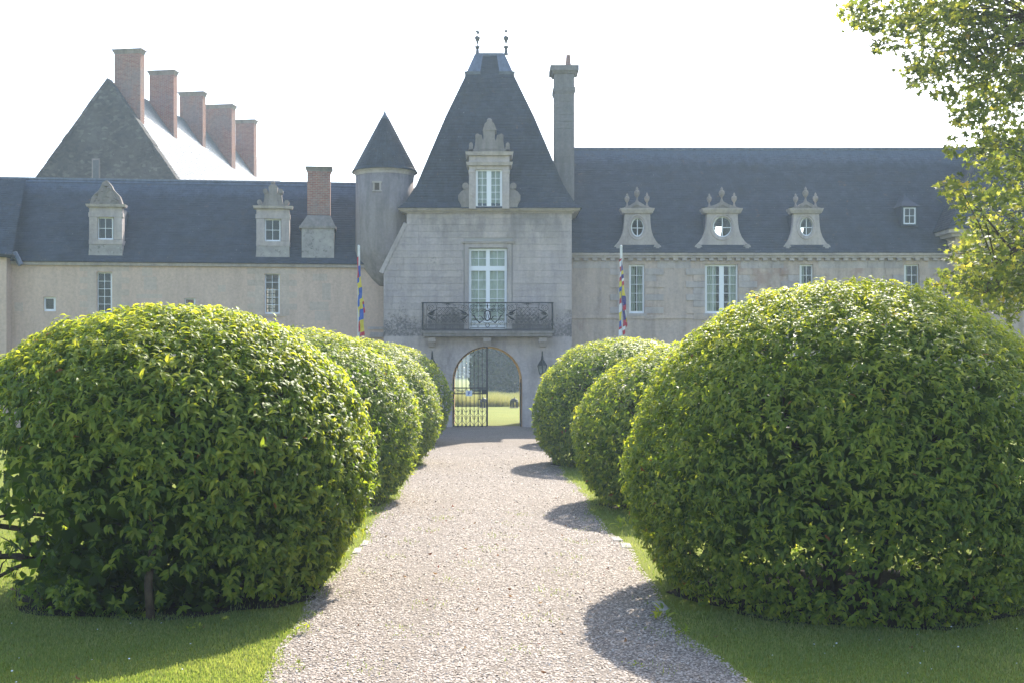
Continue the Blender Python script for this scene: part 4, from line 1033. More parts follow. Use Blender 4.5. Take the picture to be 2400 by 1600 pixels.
for a, b, y0, y1 in lwin[:2]:
    stone(lw, FLW, FLW.u(a-14), FLW.u(b+14), FLW.z(450, y1+5), FLW.z(450, y1), -.05, 0, 'pale_patch', 'window_sill')
    k = 0; y = y0-14
    while y < y1-10:
        for s_, e in ((-1, a), (1, b)):
            L = 22 if k % 2 else 40; p0, p1 = (e-L, e-1.5) if s_ < 0 else (e+1.5, e+L)
            if y < y0: p0, p1 = (e-L, (a+b)/2) if s_ < 0 else ((a+b)/2, e+L)
            stone(lw, FLW, FLW.u(p0), FLW.u(p1), FLW.z(450, y+14), FLW.z(450, y)-.006, -.005-random.uniform(0, .004), 0, 'pale_patch', 'quoin')
        y += 14; k += 1
for px, y, w_, h in ((345, 628, 24, 20), (352, 650, 30, 30), (350, 690, 60, 10), (750, 640, 34, 16), (765, 662, 20, 40), (748, 706, 44, 20), (756, 728, 36, 22), (520, 668, 18, 16), (505, 715, 22, 20), (44, 712, 20, 20)):
    stone(lw, FLW, FLW.u(px-w_/2), FLW.u(px+w_/2), FLW.z(450, y+h), FLW.z(450, y), -.004-random.uniform(0, .003), 0, 'pale_patch')
m = MB(); m.fbox(FLW, L0, FLW.u(868), LZ-.14, LZ-.02, -.13, 0, 0, .03); m.build('cornice', M['trim'], lw)
m = MB(); m.pbox(FLW, 862, 898, 766, 772, -.06, 0); m.pbox(FLW, 868, 898, 779, 784, -.1, 0); m.pbox(FLW, 866, 898, 784, 790, -.14, 0); m.build('string_course', M['trim'], lw)
LDZ, LDD, LE = 3.95, 3.5, .25
def lr(u, b, back=False):
    d = -LE+(LDD+LE)*b if not back else 7+LE-(LDD+LE)*b
    return FLW.W(u, LZ+LDZ*b, d)
R1_ = FLW.u(880)
m = MB(); m.panel(lr(L0, 0), U3, lr(L0, 1)-lr(L0, 0), R1_-L0, 1); m.panel(lr(L0, 0, True), U3, lr(L0, 1, True)-lr(L0, 0, True), R1_-L0, 1); m.add([lr(R1_, 0), lr(R1_, 0, True), lr(R1_, 1)], [(0,1,2)]); m.add([lr(L0, 0), lr(L0, 0, True), lr(L0, 1)], [(0,1,2)])
lroof = m.build('roof', M['under'], lw)
slates(lroof, [(lr(L0, 0), lr(R1_, 0), lr(R1_, 1), lr(L0, 1))]).data.materials[0] = M['slate_left']
m = MB(); m.fbox(FLW, L0, R1_, LZ+LDZ-.03, LZ+LDZ+.05, LDD-.16, LDD+.12); m.panel(lr(L0, .955)+Vector((0,-.05,.03)), U3, lr(L0, 1)-lr(L0, .955), R1_-L0, 1); m.build('ridge_capping', M['lead'], lroof)
def stone_dormer(c, y0, worn):
    D = .02; y = lambda v: y0+v
    m = MB(); o = lambda a, b, c_, d_, d0, d1, **k: m.pbox(FLW, a, b, y(c_), y(d_), d0, d1, **k)
    o(c-39, c-20, 30, 83, D, .3); o(c+19, c+38, 30, 83, D, .3); o(c-41, c+40, 20, 30, D-.03, .3); o(c-39, c+38, 6, 20, D, .3)
    o(c-40, c+39, 83, 94, D-.03, .9)
    body = m.build('dormer', M['trim'], lw)
    m = MB(); o(c-37, c-30, 8, 90, .31, 1.7); o(c+29, c+36, 8, 90, .31, 1.7); o(c-37, c+36, 8, 12, .31, 2.6); m.build('cheek', M['slate_plain'], body)
    for s_ in (-1, 1):
        for k in range(3):
            x0, x1 = (c-39.3, c-20) if s_ < 0 else (c+19, c+38.3); q = MB(); q.pbox(FLW, x0, x1, y(30.4+17.4*k), y(30+17.4*(k+1)), D-.014, D+.5); q.build('stone', M['trim'], body)
    m = MB(); m.ppoly(FLW, [(c-39, y(94)), (c+38, y(94)), (c+39, y(126)), (c+24, y(127.5)), (c+6, y(126)), (c-12, y(128)), (c-26, y(126)), (c-41, y(127))], D-.005, .5); m.build('apron', M['lichen'], body)
    m = MB(); m.pbox(FLW, c-46, c+45, y(0), y(6), D-.13, .35, .03, .04); m.build('cornice', M['trim'], body)
    m = MB()
    if worn:
        pts = [(-38, 0), (38, 0), (37, -10), (32, -18), (24, -26), (17, -34), (13, -43), (8, -51), (0, -56), (-8, -51), (-13, -42), (-18, -33), (-26, -24), (-34, -16), (-37, -8)]
        m.ppoly(FLW, [(c+x+random.uniform(-1.5, 1.5), y(v)) for x, v in pts], D-.02, .3); m.ppoly(FLW, [(c-30, y(0)), (c+30, y(0)), (c+22, y(-14)), (c+9, y(-38)), (c-9, y(-38)), (c-22, y(-14))], D-.1, .2)
        for i in range(26):
            a = random.uniform(-.9, .9); v = -random.uniform(3, 46)*(1-abs(a)*.7); u, z = FLW.uz(c+a*30, y(v)); m.lathe(FLW.W(u, z-.05, D-.06), [(.02, 0), (.08, .05), (.02, .1)], 6)
    else:
        m.ppoly(FLW, [(c-12, y(0)), (c+12, y(0)), (c+9, y(-14)), (c+9, y(-30)), (c+11, y(-44)), (c+6, y(-50)), (c-6, y(-50)), (c-11, y(-44)), (c-9, y(-30)), (c-9, y(-14))], D-.1, .25)
        for s_ in (-1, 1):
            f = lambda x: c+s_*x
            m.ppoly(FLW, [(f(8), y(0)), (f(26), y(0)), (f(22), y(-10)), (f(20), y(-24)), (f(22), y(-34)), (f(15), y(-38)), (f(9), y(-30))], D-.03, .4)
            m.fdisc(FLW, FLW.u(f(18)), FLW.z(c, y(-34)), .10, .11, D-.08, .3, 14); m.fdisc(FLW, FLW.u(f(32)), FLW.z(c, y(-8)), .10, .11, D-.05, .3, 14); m.pbox(FLW, min(f(25), f(34)), max(f(25), f(34)), y(-5), y(0), D-.05, .3)
        m.lathe(FLW.W(FLW.u(c), FLW.z(c, y(-52)), .1), [(.05, -.05), (.08, .02), (.09, .07), (.03, .13)], 10)
    m.build('pediment', M['old_stone'], body)
    w = window(lw, FLW, c-19.5, c+17.5, y(31), y(83), D+.14, 2, 2, fw=3)
    q = MB(); q.pbox(FLW, c-19.5, c+18, y(29), y(84), D+.7, D+.72); q.build('interior', M['dark_room'], body)
stone_dormer(248, 479, True); stone_dormer(640, 483, False)
m = MB(); m.pbox(FLW, 707, 783, 530, 607, .0, 1.2); cbase = m.build('chimney', M['lichen'], lw)
m = MB(); u0, z0 = FLW.uz(703, 530); u1, z1 = FLW.uz(720, 503); u2 = FLW.u(786); u3 = FLW.u(774)
m.hexa([FLW.W(u0, z0, -.04), FLW.W(u2, z0, -.04), FLW.W(u2, z0, 1.3), FLW.W(u0, z0, 1.3), FLW.W(u1, z1, .25), FLW.W(u3, z1, .25), FLW.W(u3, z1, 1.2), FLW.W(u1, z1, 1.2)]); m.fbox(FLW, u0-.03, u2+.03, z0-.1, z0, -.06, 1.3); m.build('chimney_shoulder', M['old_stone'], cbase)
m = MB(); m.pbox(FLW, 720, 774, 402, 504, .3, 1.15); m.build('chimney_shaft', M['brick'], cbase)
m = MB(); m.pbox(FLW, 720, 774, 392, 402, .3, 1.15, .09, .09); m.pbox(FLW, 717, 779, 390.5, 392, .18, 1.26); m.build('chimney_cap', M['old_stone'], cbase)
m = MB(); a, b = FLW.W(*FLW.uz(40, 595), -.45), FLW.W(*FLW.uz(57, 624), -.5); m.tube([a, b], [.13, .11], 6); m.build('gutter', M['lead'], lw)
# block at the far left edge
lb = thing('side_block', 'beige plastered block cut by the left edge of the picture', 'building', P(-60, 1000, 48.6))
FK = Facade(P(15, 868, 48.5).x, 48.5, 6.0)
m = MB(); m.fbox(FK, -5, 0, 0, FK.z(0, 592), 0, 3); m.build('wall', M['plaster'], lb)
m = MB(); e = FK.z(0, 586); m.hexa([FK.W(-5, e-.1, -.25), FK.W(.28, e-.32, -.25), FK.W(.28, e-.32, 3.6), FK.W(-5, e-.1, 3.6), FK.W(-5, e, -.3), FK.W(.32, e-.22, -.3), FK.W(.32, e-.22, 3.6), FK.W(-5, e, 3.6)]); ro = m.build('roof', M['under'], lb)
slates(ro, [(FK.W(-5, e+.01, -.3), FK.W(.3, e-.21, -.3), FK.W(-.2, e+3.4, 3.6), FK.W(-5, e+3.6, 3.6))])

# ------------------------------------------------------------------ round turret
tc = P(902, 600, 51.1)
tu = thing('round_turret', 'small round turret with a conical slate roof left of the gate pavilion', 'turret', (tc.x, tc.y, 6))
k = 51.1/FPX; zt = lambda py: P(902, py, 51.1).z
m = MB(); m.lathe((tc.x, tc.y, 0), [(.35, zt(672)), (.62, zt(655)), (.95, zt(630)), (1.2, zt(603)), (69*k, zt(588)), (68*k, zt(500)), (68*k, zt(416))], 48); m.build('wall', M['turret'], tu, smooth=True)
m = MB(); m.lathe((tc.x, tc.y, 0), [(68.5*k, zt(416)), (70*k, zt(411)), (74*k, zt(407)), (74*k, zt(404)), (50*k, zt(404))], 48); m.build('cornice', M['trim'], tu, smooth=False)
cone = [(zt(406), 77*k), (zt(398), 72*k), (zt(280), 10*k)]
V_, quads = [], []
for (za, ra), (zb, rb) in zip(cone[:-1], cone[1:]):
    for i in range(36):
        a, b = 2*math.pi*i/36, 2*math.pi*(i+1)/36
        f = lambda r, t, z: Vector((tc.x+r*math.cos(t), tc.y+r*math.sin(t), z)); quads.append((f(ra, a, za), f(ra, b, za), f(rb, b, zb), f(rb, a, zb)))
m = MB(); m.lathe((tc.x, tc.y, 0), [(r, z) for z, r in cone], 36); tr = m.build('roof', M['under'], tu, smooth=True)
slates(tr, quads, course=.13, width=.2)
m = MB(); m.lathe((tc.x, tc.y, 0), [(10.6*k, zt(280)), (4.5*k, zt(270)), (1.4*k, zt(262)), (.5*k, zt(256))], 16); m.build('lead_tip', M['lead'], tr, smooth=True)
FT = Facade(0, tc.y-68*k-.0)
m = MB(); m.pbox(FT, 874, 878, 428, 447, -.015, .4); m.pbox(FT, 889, 893, 428, 447, -.015, .4); m.pbox(FT, 872, 895, 425, 429, -.03, .4); m.pbox(FT, 872, 895, 446, 449, -.03, .4); tw = m.build('window_surround', M['trim'], tu)
m = MB(); m.pbox(FT, 878, 889, 429, 446, .0, .06); m.build('window_infill', M['bark'], tw)  # dark panel stands in for the shaded recess of the turret window

# ------------------------------------------------------------------ gabled house behind the left wing
gq = P(252, 187, 70)
FH = Facade(gq.x, gq.y, -8.6)
gh = thing('gabled_house', 'tall gabled building behind the left wing with five brick chimneys', 'building', (gq.x, gq.y, 0))
za_ = FH.z(252, 187); la_ = FH.uz(90, 412); ra_ = FH.uz(412, 420)
zl = 10.5; ul = la_[0]*(za_-zl)/(za_-la_[1]); ur = ra_[0]*(za_-zl)/(za_-ra_[1])
m = MB(); m.fpoly(FH, [(ul, 0), (ur, 0), (ur, zl), (0, za_), (ul, zl)], 0, .5); m.fbox(FH, ul, ur, 0, zl, .5, 28); m.build('wall', M['rubble'], gh)
m = MB()
for a, b in (((ul, zl), (0, za_)), ((0, za_), (ur, zl))):
    m.add([FH.W(a[0], a[1]+.02, .5), FH.W(b[0], b[1]+.02, .5), FH.W(b[0], b[1]+.02, 28), FH.W(a[0], a[1]+.02, 28)], [(0,1,2,3)])
hr = m.build('roof', M['under'], gh)
slates(hr, [(FH.W(ur, zl+.03, .5), FH.W(ur, zl+.03, 28), FH.W(0, za_+.03, 28), FH.W(0, za_+.03, .5))], course=.2, width=.3).data.materials[0] = M['sheen_slate']
m = MB()
for a, b in (((ul, zl), (0, za_)), ((0, za_), (ur, zl))):
    n_ = 22
    for i in range(n_):
        t0, t1 = i/n_, (i+.96)/n_; q0 = (a[0]+(b[0]-a[0])*t0, a[1]+(b[1]-a[1])*t0); q1 = (a[0]+(b[0]-a[0])*t1, a[1]+(b[1]-a[1])*t1); j = random.uniform(-.03, .03)
        m.fpoly(FH, [(q0[0], q0[1]-.25), (q1[0], q1[1]-.25), (q1[0], q1[1]+.12+j), (q0[0], q0[1]+.12+j)], -.03, .6)
m.build('gable_coping', M['rubble'], gh)
m = MB(); m.pbox(FH, 215, 234, 372, 430, -.06, .0); m.build('window_surround', M['turret'], gh)
m = MB(); m.pbox(FH, 218, 231, 376, 430, -.075, -.05); m.build('window_infill', M['grey_lead'], gh)
for i, (x0, x1, yt, d, yb, e) in enumerate(((268, 329, 117, .55, 330, .55), (350, 407, 167, 5.5, 372, .55), (421, 475, 217, 11, 410, .55), (478, 543, 247, 15, 430, .75), (552, 595, 282, 20, 440, .6))):
    u0, u1 = FH.u(x0, d), FH.u(x1, d); z1 = FH.z(x0, yt, d); z0 = FH.z(x0, yb+60, d)
    m = MB(); m.fbox(FH, u0, u1, z0, z1-.28, d, d+e); c = m.build('chimney', M['brick'], gh)
    m = MB(); m.fbox(FH, u0, u1, z1-.28, z1-.06, d, d+e, .1, .1); m.fbox(FH, u0-.12, u1+.12, z1-.06, z1, d-.12, d+e+.12); m.build('chimney_cap', M['old_stone'], c)

# ------------------------------------------------------------------ flags
def flag(px, ytop, label, cols, Yf=47.2):
    r = thing('flagpole', label, 'flag', P(px, CY+EYE*FPX/Yf, Yf), 'flags in front of the castle')
    k = Yf/FPX; x = P(px, 0, Yf).x; zt_ = P(px, ytop, Yf).z
    m = MB(); m.tube([(x, Yf, 0), (x, Yf, zt_)], [3.4*k, 3.0*k], 10); m.lathe((x, Yf, zt_-.02), [(.05, 0), (.06, .03), (.01, .08)], 8); m.build('pole', M['pole'], r)
    m = MB(); mats = [M['cloth_red'], M['cloth_blue'], M['cloth_yellow'], M['cloth_white'], M['cloth_purple']]; KEY = 'rbywn'
    for col in cols:                                     # each fold: top y, bottom y, edges left/right as functions, depth, bands
        (l0, l1, r0, r1, d0, d1, bands) = col
        ytot0, ytot1 = bands[0][1], bands[-1][2]
        for ck, ya, yb in bands:
            m.mi = KEY.index(ck); n_ = max(1, int((yb-ya)/4))
            for i in range(n_):
                va, vb = ya+(yb-ya)*i/n_, ya+(yb-ya)*(i+1)/n_
                def e(v, a, b): t = (v-ytot0)/(ytot1-ytot0); return a+(b-a)*t+.8*math.sin(v*.11+a)
                p = lambda X, v, d: Vector((P(X, v, Yf).x, Yf+d+.03*math.sin(v*.16+d*20), P(X, v, Yf).z))
                sk = 3.5
                m.add([p(e(va, l0, l1), va+sk, d0), p(e(va, r0, r1), va, d1), p(e(vb, r0, r1), vb, d1), p(e(vb, l0, l1), vb+sk, d0)], [(0,1,2,3)])
    m.build('cloth', mats, r)
    return r
flag(841, 578, 'white flagpole with a drooping blue and yellow chequered flag', [
    (837.5, 841.5, 841, 845, -.10, -.16, [('r', 602, 650), ('b', 650, 662), ('y', 662, 690), ('b', 690, 718), ('y', 718, 742), ('b', 742, 752), ('r', 752, 776)]),
    (841, 845, 844.5, 855, -.16, -.04, [('b', 622, 648), ('y', 648, 673), ('b', 673, 699), ('y', 699, 723), ('b', 723, 748), ('y', 748, 776), ('r', 776, 785)]),
    (845, 852, 848, 857, -.04, .06, [('y', 690, 706), ('r', 706, 712), ('b', 712, 720), ('r', 720, 732)])])
flag(1456, 578, 'white flagpole with a drooping red, yellow, navy and white flag', [
    (1452, 1450, 1455, 1456, -.10, -.17, [('r', 606, 611), ('w', 611, 624), ('r', 624, 636), ('w', 636, 648), ('r', 648, 658), ('y', 658, 672), ('b', 672, 682), ('y', 682, 698), ('r', 698, 710), ('w', 712, 730), ('y', 730, 750), ('b', 750, 764), ('r', 764, 770), ('w', 770, 785)]),
    (1455, 1458, 1457.5, 1468, -.17, -.05, [('n', 608, 634), ('y', 634, 642), ('n', 642, 652), ('w', 652, 658), ('r', 658, 668), ('y', 668, 694), ('n', 690, 716), ('r', 714, 726)]),
    (1459, 1460, 1465, 1471, -.05, .05, [('n', 722, 748), ('r', 748, 762)]),
    (1464, 1467, 1466, 1471, .05, .0, [('w', 724, 744), ('y', 744, 754), ('r', 754, 764)]),
    (1459, 1460, 1464, 1466, -.08, -.03, [('w', 764, 772), ('r', 772, 782)])])

# ------------------------------------------------------------------ clipped laurel domes
def leaf_tpl(fine=True):
    if fine:                                             # base, two rows (left, mid, right), tip; curved down along its length, folded on the midrib
        v = np.array([[0,0,0], [.36,-.5,.06],[.36,0,.0],[.36,.5,.06], [.72,-.36,-.06],[.72,0,-.13],[.72,.36,-.06], [.96,0,-.40]], float)
        v[:, 1] *= .40
        f = np.array([[0,1,2],[0,2,3],[1,4,5],[1,5,2],[2,5,6],[2,6,3],[4,7,5],[5,7,6]])
    else:
        v = np.array([[0,0,0], [.5,-.21,.02],[.5,.21,.02],[1,0,-.22],[.5,0,-.05]], float); f = np.array([[0,1,4],[0,4,2],[1,3,4],[4,3,2]])
    return v, f
TV1, TF1 = leaf_tpl(True); TV0, TF0 = leaf_tpl(False)
LEAF_OBJ = []
for i in range(3):
    me = bpy.data.meshes.new('leaf'); v = TV1.copy(); v[:, 2] *= (.8+.4*i); me.from_pydata(v.tolist(), [], TF1.tolist()); me.materials.append(M['laurel_obj']); me.polygons.foreach_set('use_smooth', [True]*len(TF1)); me.update(); LEAF_OBJ.append(me)
def vnoise(Pn, sc, seed):
    a = np.sin(Pn[:, 0]*sc+seed)*np.cos(Pn[:, 1]*sc*1.13+seed*2)+np.sin(Pn[:, 2]*sc*.9+seed*3+Pn[:, 0]*sc*.5)
    b = np.sin(Pn[:, 0]*sc*2.3+seed*5+Pn[:, 1]*sc*1.7)*np.cos(Pn[:, 2]*sc*2.1+seed)
    return (a*.6+b*.4)/1.4
def dome(label, X, Y, R, zc, ztop, nshoot, per, ll, fine, singles, seed, open_low=0.0, side_cut=False):
    r = thing('clipped_shrub', label, 'shrub', (X, Y, 0), 'clipped laurel domes lining the path')
    rg = np.random.default_rng(seed); up, dn = ztop-zc, zc/.70
    def surf(n):
        q = unit(rg.normal(0, 1, (int(n*1.6), 3))); q = q[q[:, 2]*dn > -zc+.02]; q = q[:n]
        return q
    nrm = surf(nshoot)
    def place(q, s):
        s = s[:, None]; p = q*np.array([R, R, 1.0])*s
        p[:, 2] = q[:, 2]*np.where(q[:, 2] > 0, up, dn)*s[:, 0]
        return p
    def normal(q):
        b = np.where(q[:, 2] > 0, up, dn); return unit(np.stack([q[:, 0]/R, q[:, 1]/R, q[:, 2]/b], 1))
    bump = 1+.026*vnoise(nrm*3, 1.6, seed)+.014*vnoise(nrm*9, 1.3, seed+1)
    dep = rg.beta(1.0, 3.2, len(nrm))*.17
    p = place(nrm, bump-dep+(rg.uniform(0, 1, len(nrm)) > .985)*.035)
    N = normal(nrm)
    if side_cut: 
        keep = ~((p[:, 0] < -1.25) & (np.abs(p[:, 2]+zc-.50) < .36) & (rg.uniform(0, 1, len(p)) < .9)); p, N, dep, nrm = p[keep], N[keep], dep[keep], nrm[keep]
    if open_low > 0:                                     # bare, see-through patches low on the shaded side
        gap = vnoise(p, 1.9, seed+9)+.6*vnoise(p, 4.3, seed+4); low = np.clip((1.65-(p[:, 2]+zc)-.5*(p[:, 0]-.1))/1.3, 0, 1)*np.clip((1.25-p[:, 0])/.5, 0, 1)
        keep = rg.uniform(0, 1, len(p)) > open_low*np.clip(low*1.0+gap*.5*low, 0, .965); p, N, dep, nrm = p[keep], N[keep], dep[keep], nrm[keep]
    sd = unit(N*.9+np.array([0, 0, .45])+rg.normal(0, .25, N.shape))   # direction each shoot grows
    n = len(p); p = np.repeat(p, per, 0); S = np.repeat(sd, per, 0); dp = np.repeat(dep, per); base_r = np.repeat(rg.beta(2, 2.5, n), per)
    k = len(p); t = unit(rg.normal(0, 1, (k, 3))); side = unit(t-S*np.sum(t*S, 1, keepdims=True))
    spread = rg.uniform(.55, 1.5, k)[:, None]
    d = unit(S*.62+side*spread*.78+np.array([0, 0, -.50]))
    zref = S+np.array([0, 0, .5]); ay = unit(np.cross(zref, d)); az = np.cross(d, ay)
    roll = rg.normal(0, .22, k)[:, None]; ay2 = ay*np.cos(roll)+az*np.sin(roll); az2 = np.cross(d, ay2)
    sc = ll*rg.uniform(.6, 1.2, k); pos = p+S*rg.uniform(-.03, .05, k)[:, None]+np.array([0, 0, zc]); pos[:, 2] = np.maximum(pos[:, 2], .03)
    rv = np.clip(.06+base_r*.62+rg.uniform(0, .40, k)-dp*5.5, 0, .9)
    top = np.clip(pos[:, 2]-zc, 0, 2)*.11-.05*(pos[:, 2] < zc); rv = np.clip(rv+top, 0, .93); rr_ = rg.uniform(0, 1, k); rv[rr_ > .9975] = 1.0  # new growth paler; recess shade and sunlit tops also put into the tone
    wp = pos+np.array([X, Y, 0])
    chosen = np.array([], int)
    if singles:                                          # the leaves that show largest are parts of their own
        dist = np.linalg.norm(wp-np.array([0, 0, EYE]), axis=1); fac = np.sum((np.array([0, 0, EYE])-wp)*az2, 1)/dist
        vis = (np.sum((np.array([0, 0, EYE])-wp)*np.repeat(unit(p), 1, 0), 1) > 0) & (dp < .03) & (pos[:, 2] > .5)
        xs = CX+wp[:, 0]/wp[:, 1]*FPX; vis &= (xs > 10) & (xs < 2390) & (rv < .95)
        score = np.where(vis, sc/dist*(.35+np.abs(fac)), -1)
        cand = np.argsort(-score)[:singles*9]; chosen = rg.choice(cand, singles, replace=False)
        for j, i in enumerate(chosen):
            o = link_mesh('leaf', LEAF_OBJ[j % 3], r)
            mt = Matrix((Vector(d[i]), Vector(ay2[i]), Vector(az2[i]))).transposed().to_4x4()
            mt = Matrix.Translation(Vector(pos[i])) @ mt @ Matrix.Scale(float(sc[i]), 4)
            o.matrix_local = mt
    keep = np.ones(k, bool); keep[chosen] = False
    Vs_, Fs_, Rs_, of_ = [], [], [], 0
    front = pos[:, 1] < R*.25 if fine else np.zeros(k, bool)
    for sel, tv, tf in ((keep & front, TV1, TF1), (keep & ~front, TV0, TF0)):
        if not sel.any(): continue
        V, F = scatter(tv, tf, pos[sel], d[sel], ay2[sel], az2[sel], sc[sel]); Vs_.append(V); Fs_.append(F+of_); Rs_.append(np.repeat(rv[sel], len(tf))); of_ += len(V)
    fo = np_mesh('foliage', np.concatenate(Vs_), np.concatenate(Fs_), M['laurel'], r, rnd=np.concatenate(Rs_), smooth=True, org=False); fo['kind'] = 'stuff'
    # leaves inside, the dome's inner shade put into their darker colour
    ni = int(3400*R*R/4.6); q = surf(ni); s = rg.uniform(.35, .84, len(q)); pi_ = place(q, s)+np.array([0, 0, zc])
    if open_low > 0:
        lowi = np.clip((1.3-pi_[:, 2])/1.2, 0, 1); gi = vnoise(pi_, 1.9, seed+9); kk = rg.uniform(0, 1, len(pi_)) > np.clip(open_low*lowi*(.05+.5*gi), 0, .55); pi_ = pi_[kk]
    else:
        kk = rg.uniform(0, 1, len(pi_)) > np.clip((.5-pi_[:, 2])/1.0, 0, .4); pi_ = pi_[kk]
    if open_low > .5:                                    # dense shaded twiggery down to the ground
        e_ = rg.uniform(0, 2*np.pi, 5200); f_ = np.sqrt(rg.uniform(.1, 1, 5200))*R*.74; z_ = rg.uniform(.02, .8, 5200); lo_ = np.stack([f_*np.cos(e_)*(1-.12*(z_ < .15)), f_*np.sin(e_), z_], 1)
        g_ = vnoise(lo_, 2.6, seed+2); lo_ = lo_[g_ < .42]; pi_ = np.concatenate([pi_, lo_])
    if side_cut: pi_ = pi_[~((pi_[:, 0] < -1.1) & (np.abs(pi_[:, 2]-.5) < .34) & (rg.uniform(0, 1, len(pi_)) < .85))]
    n = len(pi_); d_ = unit(rg.normal(0, 1, (n, 3))+np.array([0, 0, -.3])); a_ = unit(np.cross(d_, rg.normal(0, 1, (n, 3)))); z_ = np.cross(d_, a_)
    V, F = scatter(TV0*np.array([1, 1.7, 1]), TF0, pi_, d_, a_, z_, np.where(pi_[:, 2] < .8, .62, 1.0)*rg.uniform(.14, .26, n)*1.1)
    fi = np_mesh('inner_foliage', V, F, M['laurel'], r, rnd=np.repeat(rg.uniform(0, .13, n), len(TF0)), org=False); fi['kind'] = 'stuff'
    # stems
    rnd_ = random.Random(seed)
    for i in range(5):
        m = MB(); a = 2*math.pi*i/5+rnd_.uniform(-.4, .4); b = rnd_.uniform(.1, .35); base = Vector((b*math.cos(a), b*math.sin(a), -.02)); tip = Vector((R*.62*math.cos(a), R*.62*math.sin(a), zc+up*.45))
        pts = []
        for j in range(7):
            t = j/6; q = base.lerp(tip, t); q.z = -.02+(tip.z+.02)*(t**.8); q += Vector((rnd_.uniform(-.06, .06), rnd_.uniform(-.06, .06), 0))*(1 if 0 < j < 6 else 0); pts.append(q)
        m.tube([q+Vector((X, Y, 0)) for q in pts], [.055*(1-.75*j/6) for j in range(7)], 7)
        for j in range(2, 6):
            for w in range(2):
                bb = a+rnd_.uniform(-1.2, 1.2); q = pts[j]; e = q+Vector((math.cos(bb)*.7, math.sin(bb)*.7, rnd_.uniform(.0, .5)))
                m.tube([q+Vector((X, Y, 0)), q.lerp(e, .5)+Vector((X, Y, .06)), e+Vector((X, Y, 0))], [.02, .014, .006], 5)
        m.build('stem', M['bark'], r, smooth=True)
    # bare earth below
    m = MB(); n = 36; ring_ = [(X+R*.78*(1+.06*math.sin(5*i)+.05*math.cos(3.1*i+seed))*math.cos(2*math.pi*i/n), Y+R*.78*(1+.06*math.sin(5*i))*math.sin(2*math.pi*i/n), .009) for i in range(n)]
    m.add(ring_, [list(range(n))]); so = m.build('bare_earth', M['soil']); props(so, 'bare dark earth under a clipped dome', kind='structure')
    return r
L1 = dome('nearest clipped laurel dome left of the path, with bare stems and gaps low down', -3.38, 12.85, 2.11, 1.46, 3.04, 11600, 6, .092, True, 300, 21, open_low=.95, side_cut=True)
# twiggy low branches sticking out at the left edge of that dome, beyond the frame's edge
m = MB()
rb = random.Random(8)
for z0, z1, rr in ((.55, .78, .042), (.48, .40, .046), (.34, .20, .03), (.62, 1.0, .024), (.25, .48, .02)):
    pts = []
    for q in range(10):
        t = q/9; pts.append(Vector((-.85-1.45*t, -.15-.85*t+.10*math.sin(7*t+z0*9), z0+(z1-z0)*t+.10*math.sin(5.5*t+z0*20)*(1-.3*t)+rb.uniform(-.02, .02)))+Vector((-3.38, 12.85, 0)))
    m.tube(pts, [rr*(1-.65*q/9) for q in range(10)], 7)
    for q in (3, 5, 7):
        e = pts[q]+Vector((rb.uniform(-.35, .1), rb.uniform(-.3, .1), rb.uniform(-.05, .4))); m.tube([pts[q], pts[q].lerp(e, .5)+Vector((0, 0, .05)), e], [rr*.4, rr*.28, .004], 5)
m.build('stem', M['bark'], L1, smooth=True); m = MB()
m.tube([Vector(p)+Vector((-3.38, 12.85, 0)) for p in ((.22, -1.62, -.02), (.2, -1.64, .35), (.25, -1.66, .7), (.2, -1.6, 1.2))], [.045, .04, .035, .02], 7)
m.build('stem', M['bark'], L1, smooth=True)
R1 = dome('largest clipped laurel dome, nearest on the right of the path', 3.80, 12.6, 2.30, 1.30, 3.27, 19000, 5, .074, True, 300, 31, open_low=.2)
dome('second clipped laurel dome from the front on the left of the path', -3.45, 21.6, 2.2, 1.25, 3.10, 7600, 5, .10, False, 300, 41)
dome('second clipped laurel dome from the front on the right of the path', 3.85, 20.9, 2.34, 1.15, 2.86, 7600, 5, .10, False, 300, 51)
dome('third clipped laurel dome from the front on the left of the path', -3.40, 30.1, 2.22, 1.3, 3.15, 6500, 5, .105, False, 0, 61)
dome('third clipped laurel dome from the front on the right of the path, near the lantern', 3.46, 29.9, 2.30, 1.3, 3.17, 7000, 5, .105, False, 0, 71)
dome('farthest clipped laurel dome on the left, a thin sliver beside the gateway', -3.38, 38.5, 2.2, 1.35, 3.2, 4000, 5, .125, False, 0, 81)
dome('farthest clipped laurel dome on the right, hidden behind the third one', 3.85, 38.6, 2.2, 1.35, 3.1, 2400, 5, .15, False, 0, 91)

# ------------------------------------------------------------------ broadleaf tree hanging in from the right
def lobed_leaf():
    pts = [(0, 0)]
    for a, rr in ((-100, .32), (-78, .26), (-60, .52), (-38, .33), (-22, .62), (0, .0)):
        pass
    lob = [(-115, .30), (-85, .46), (-66, .28), (-45, .58), (-24, .36), (0, .70), (24, .36), (45, .58), (66, .28), (85, .46), (115, .30)]
    v = [[.28, 0, -.02]]+[[.28+r_*math.cos(math.radians(a)), r_*math.sin(math.radians(a)), -.10*r_*(1+.6*math.sin(i*1.7))] for i, (a, r_) in enumerate(lob)]
    f = [[0, i, i+1] for i in range(1, len(lob))]
    return np.array(v, float), np.array(f)
MV, MF = lobed_leaf()
tree = thing('leafy_tree', 'broadleaf tree with backlit yellow-green leaves hanging in from the right edge', 'tree', (13.2, 23.5, 0))
BX = [(-400, 1960), (0, 1990), (35, 1962), (70, 2030), (110, 2046), (160, 2110), (200, 2140), (224, 2206), (280, 2234), (340, 2228), (390, 2250), (433, 2210), (478, 2245), (527, 2275), (592, 2222), (642, 2200), (667, 2168), (697, 2270), (746, 2350), (762, 2420)]
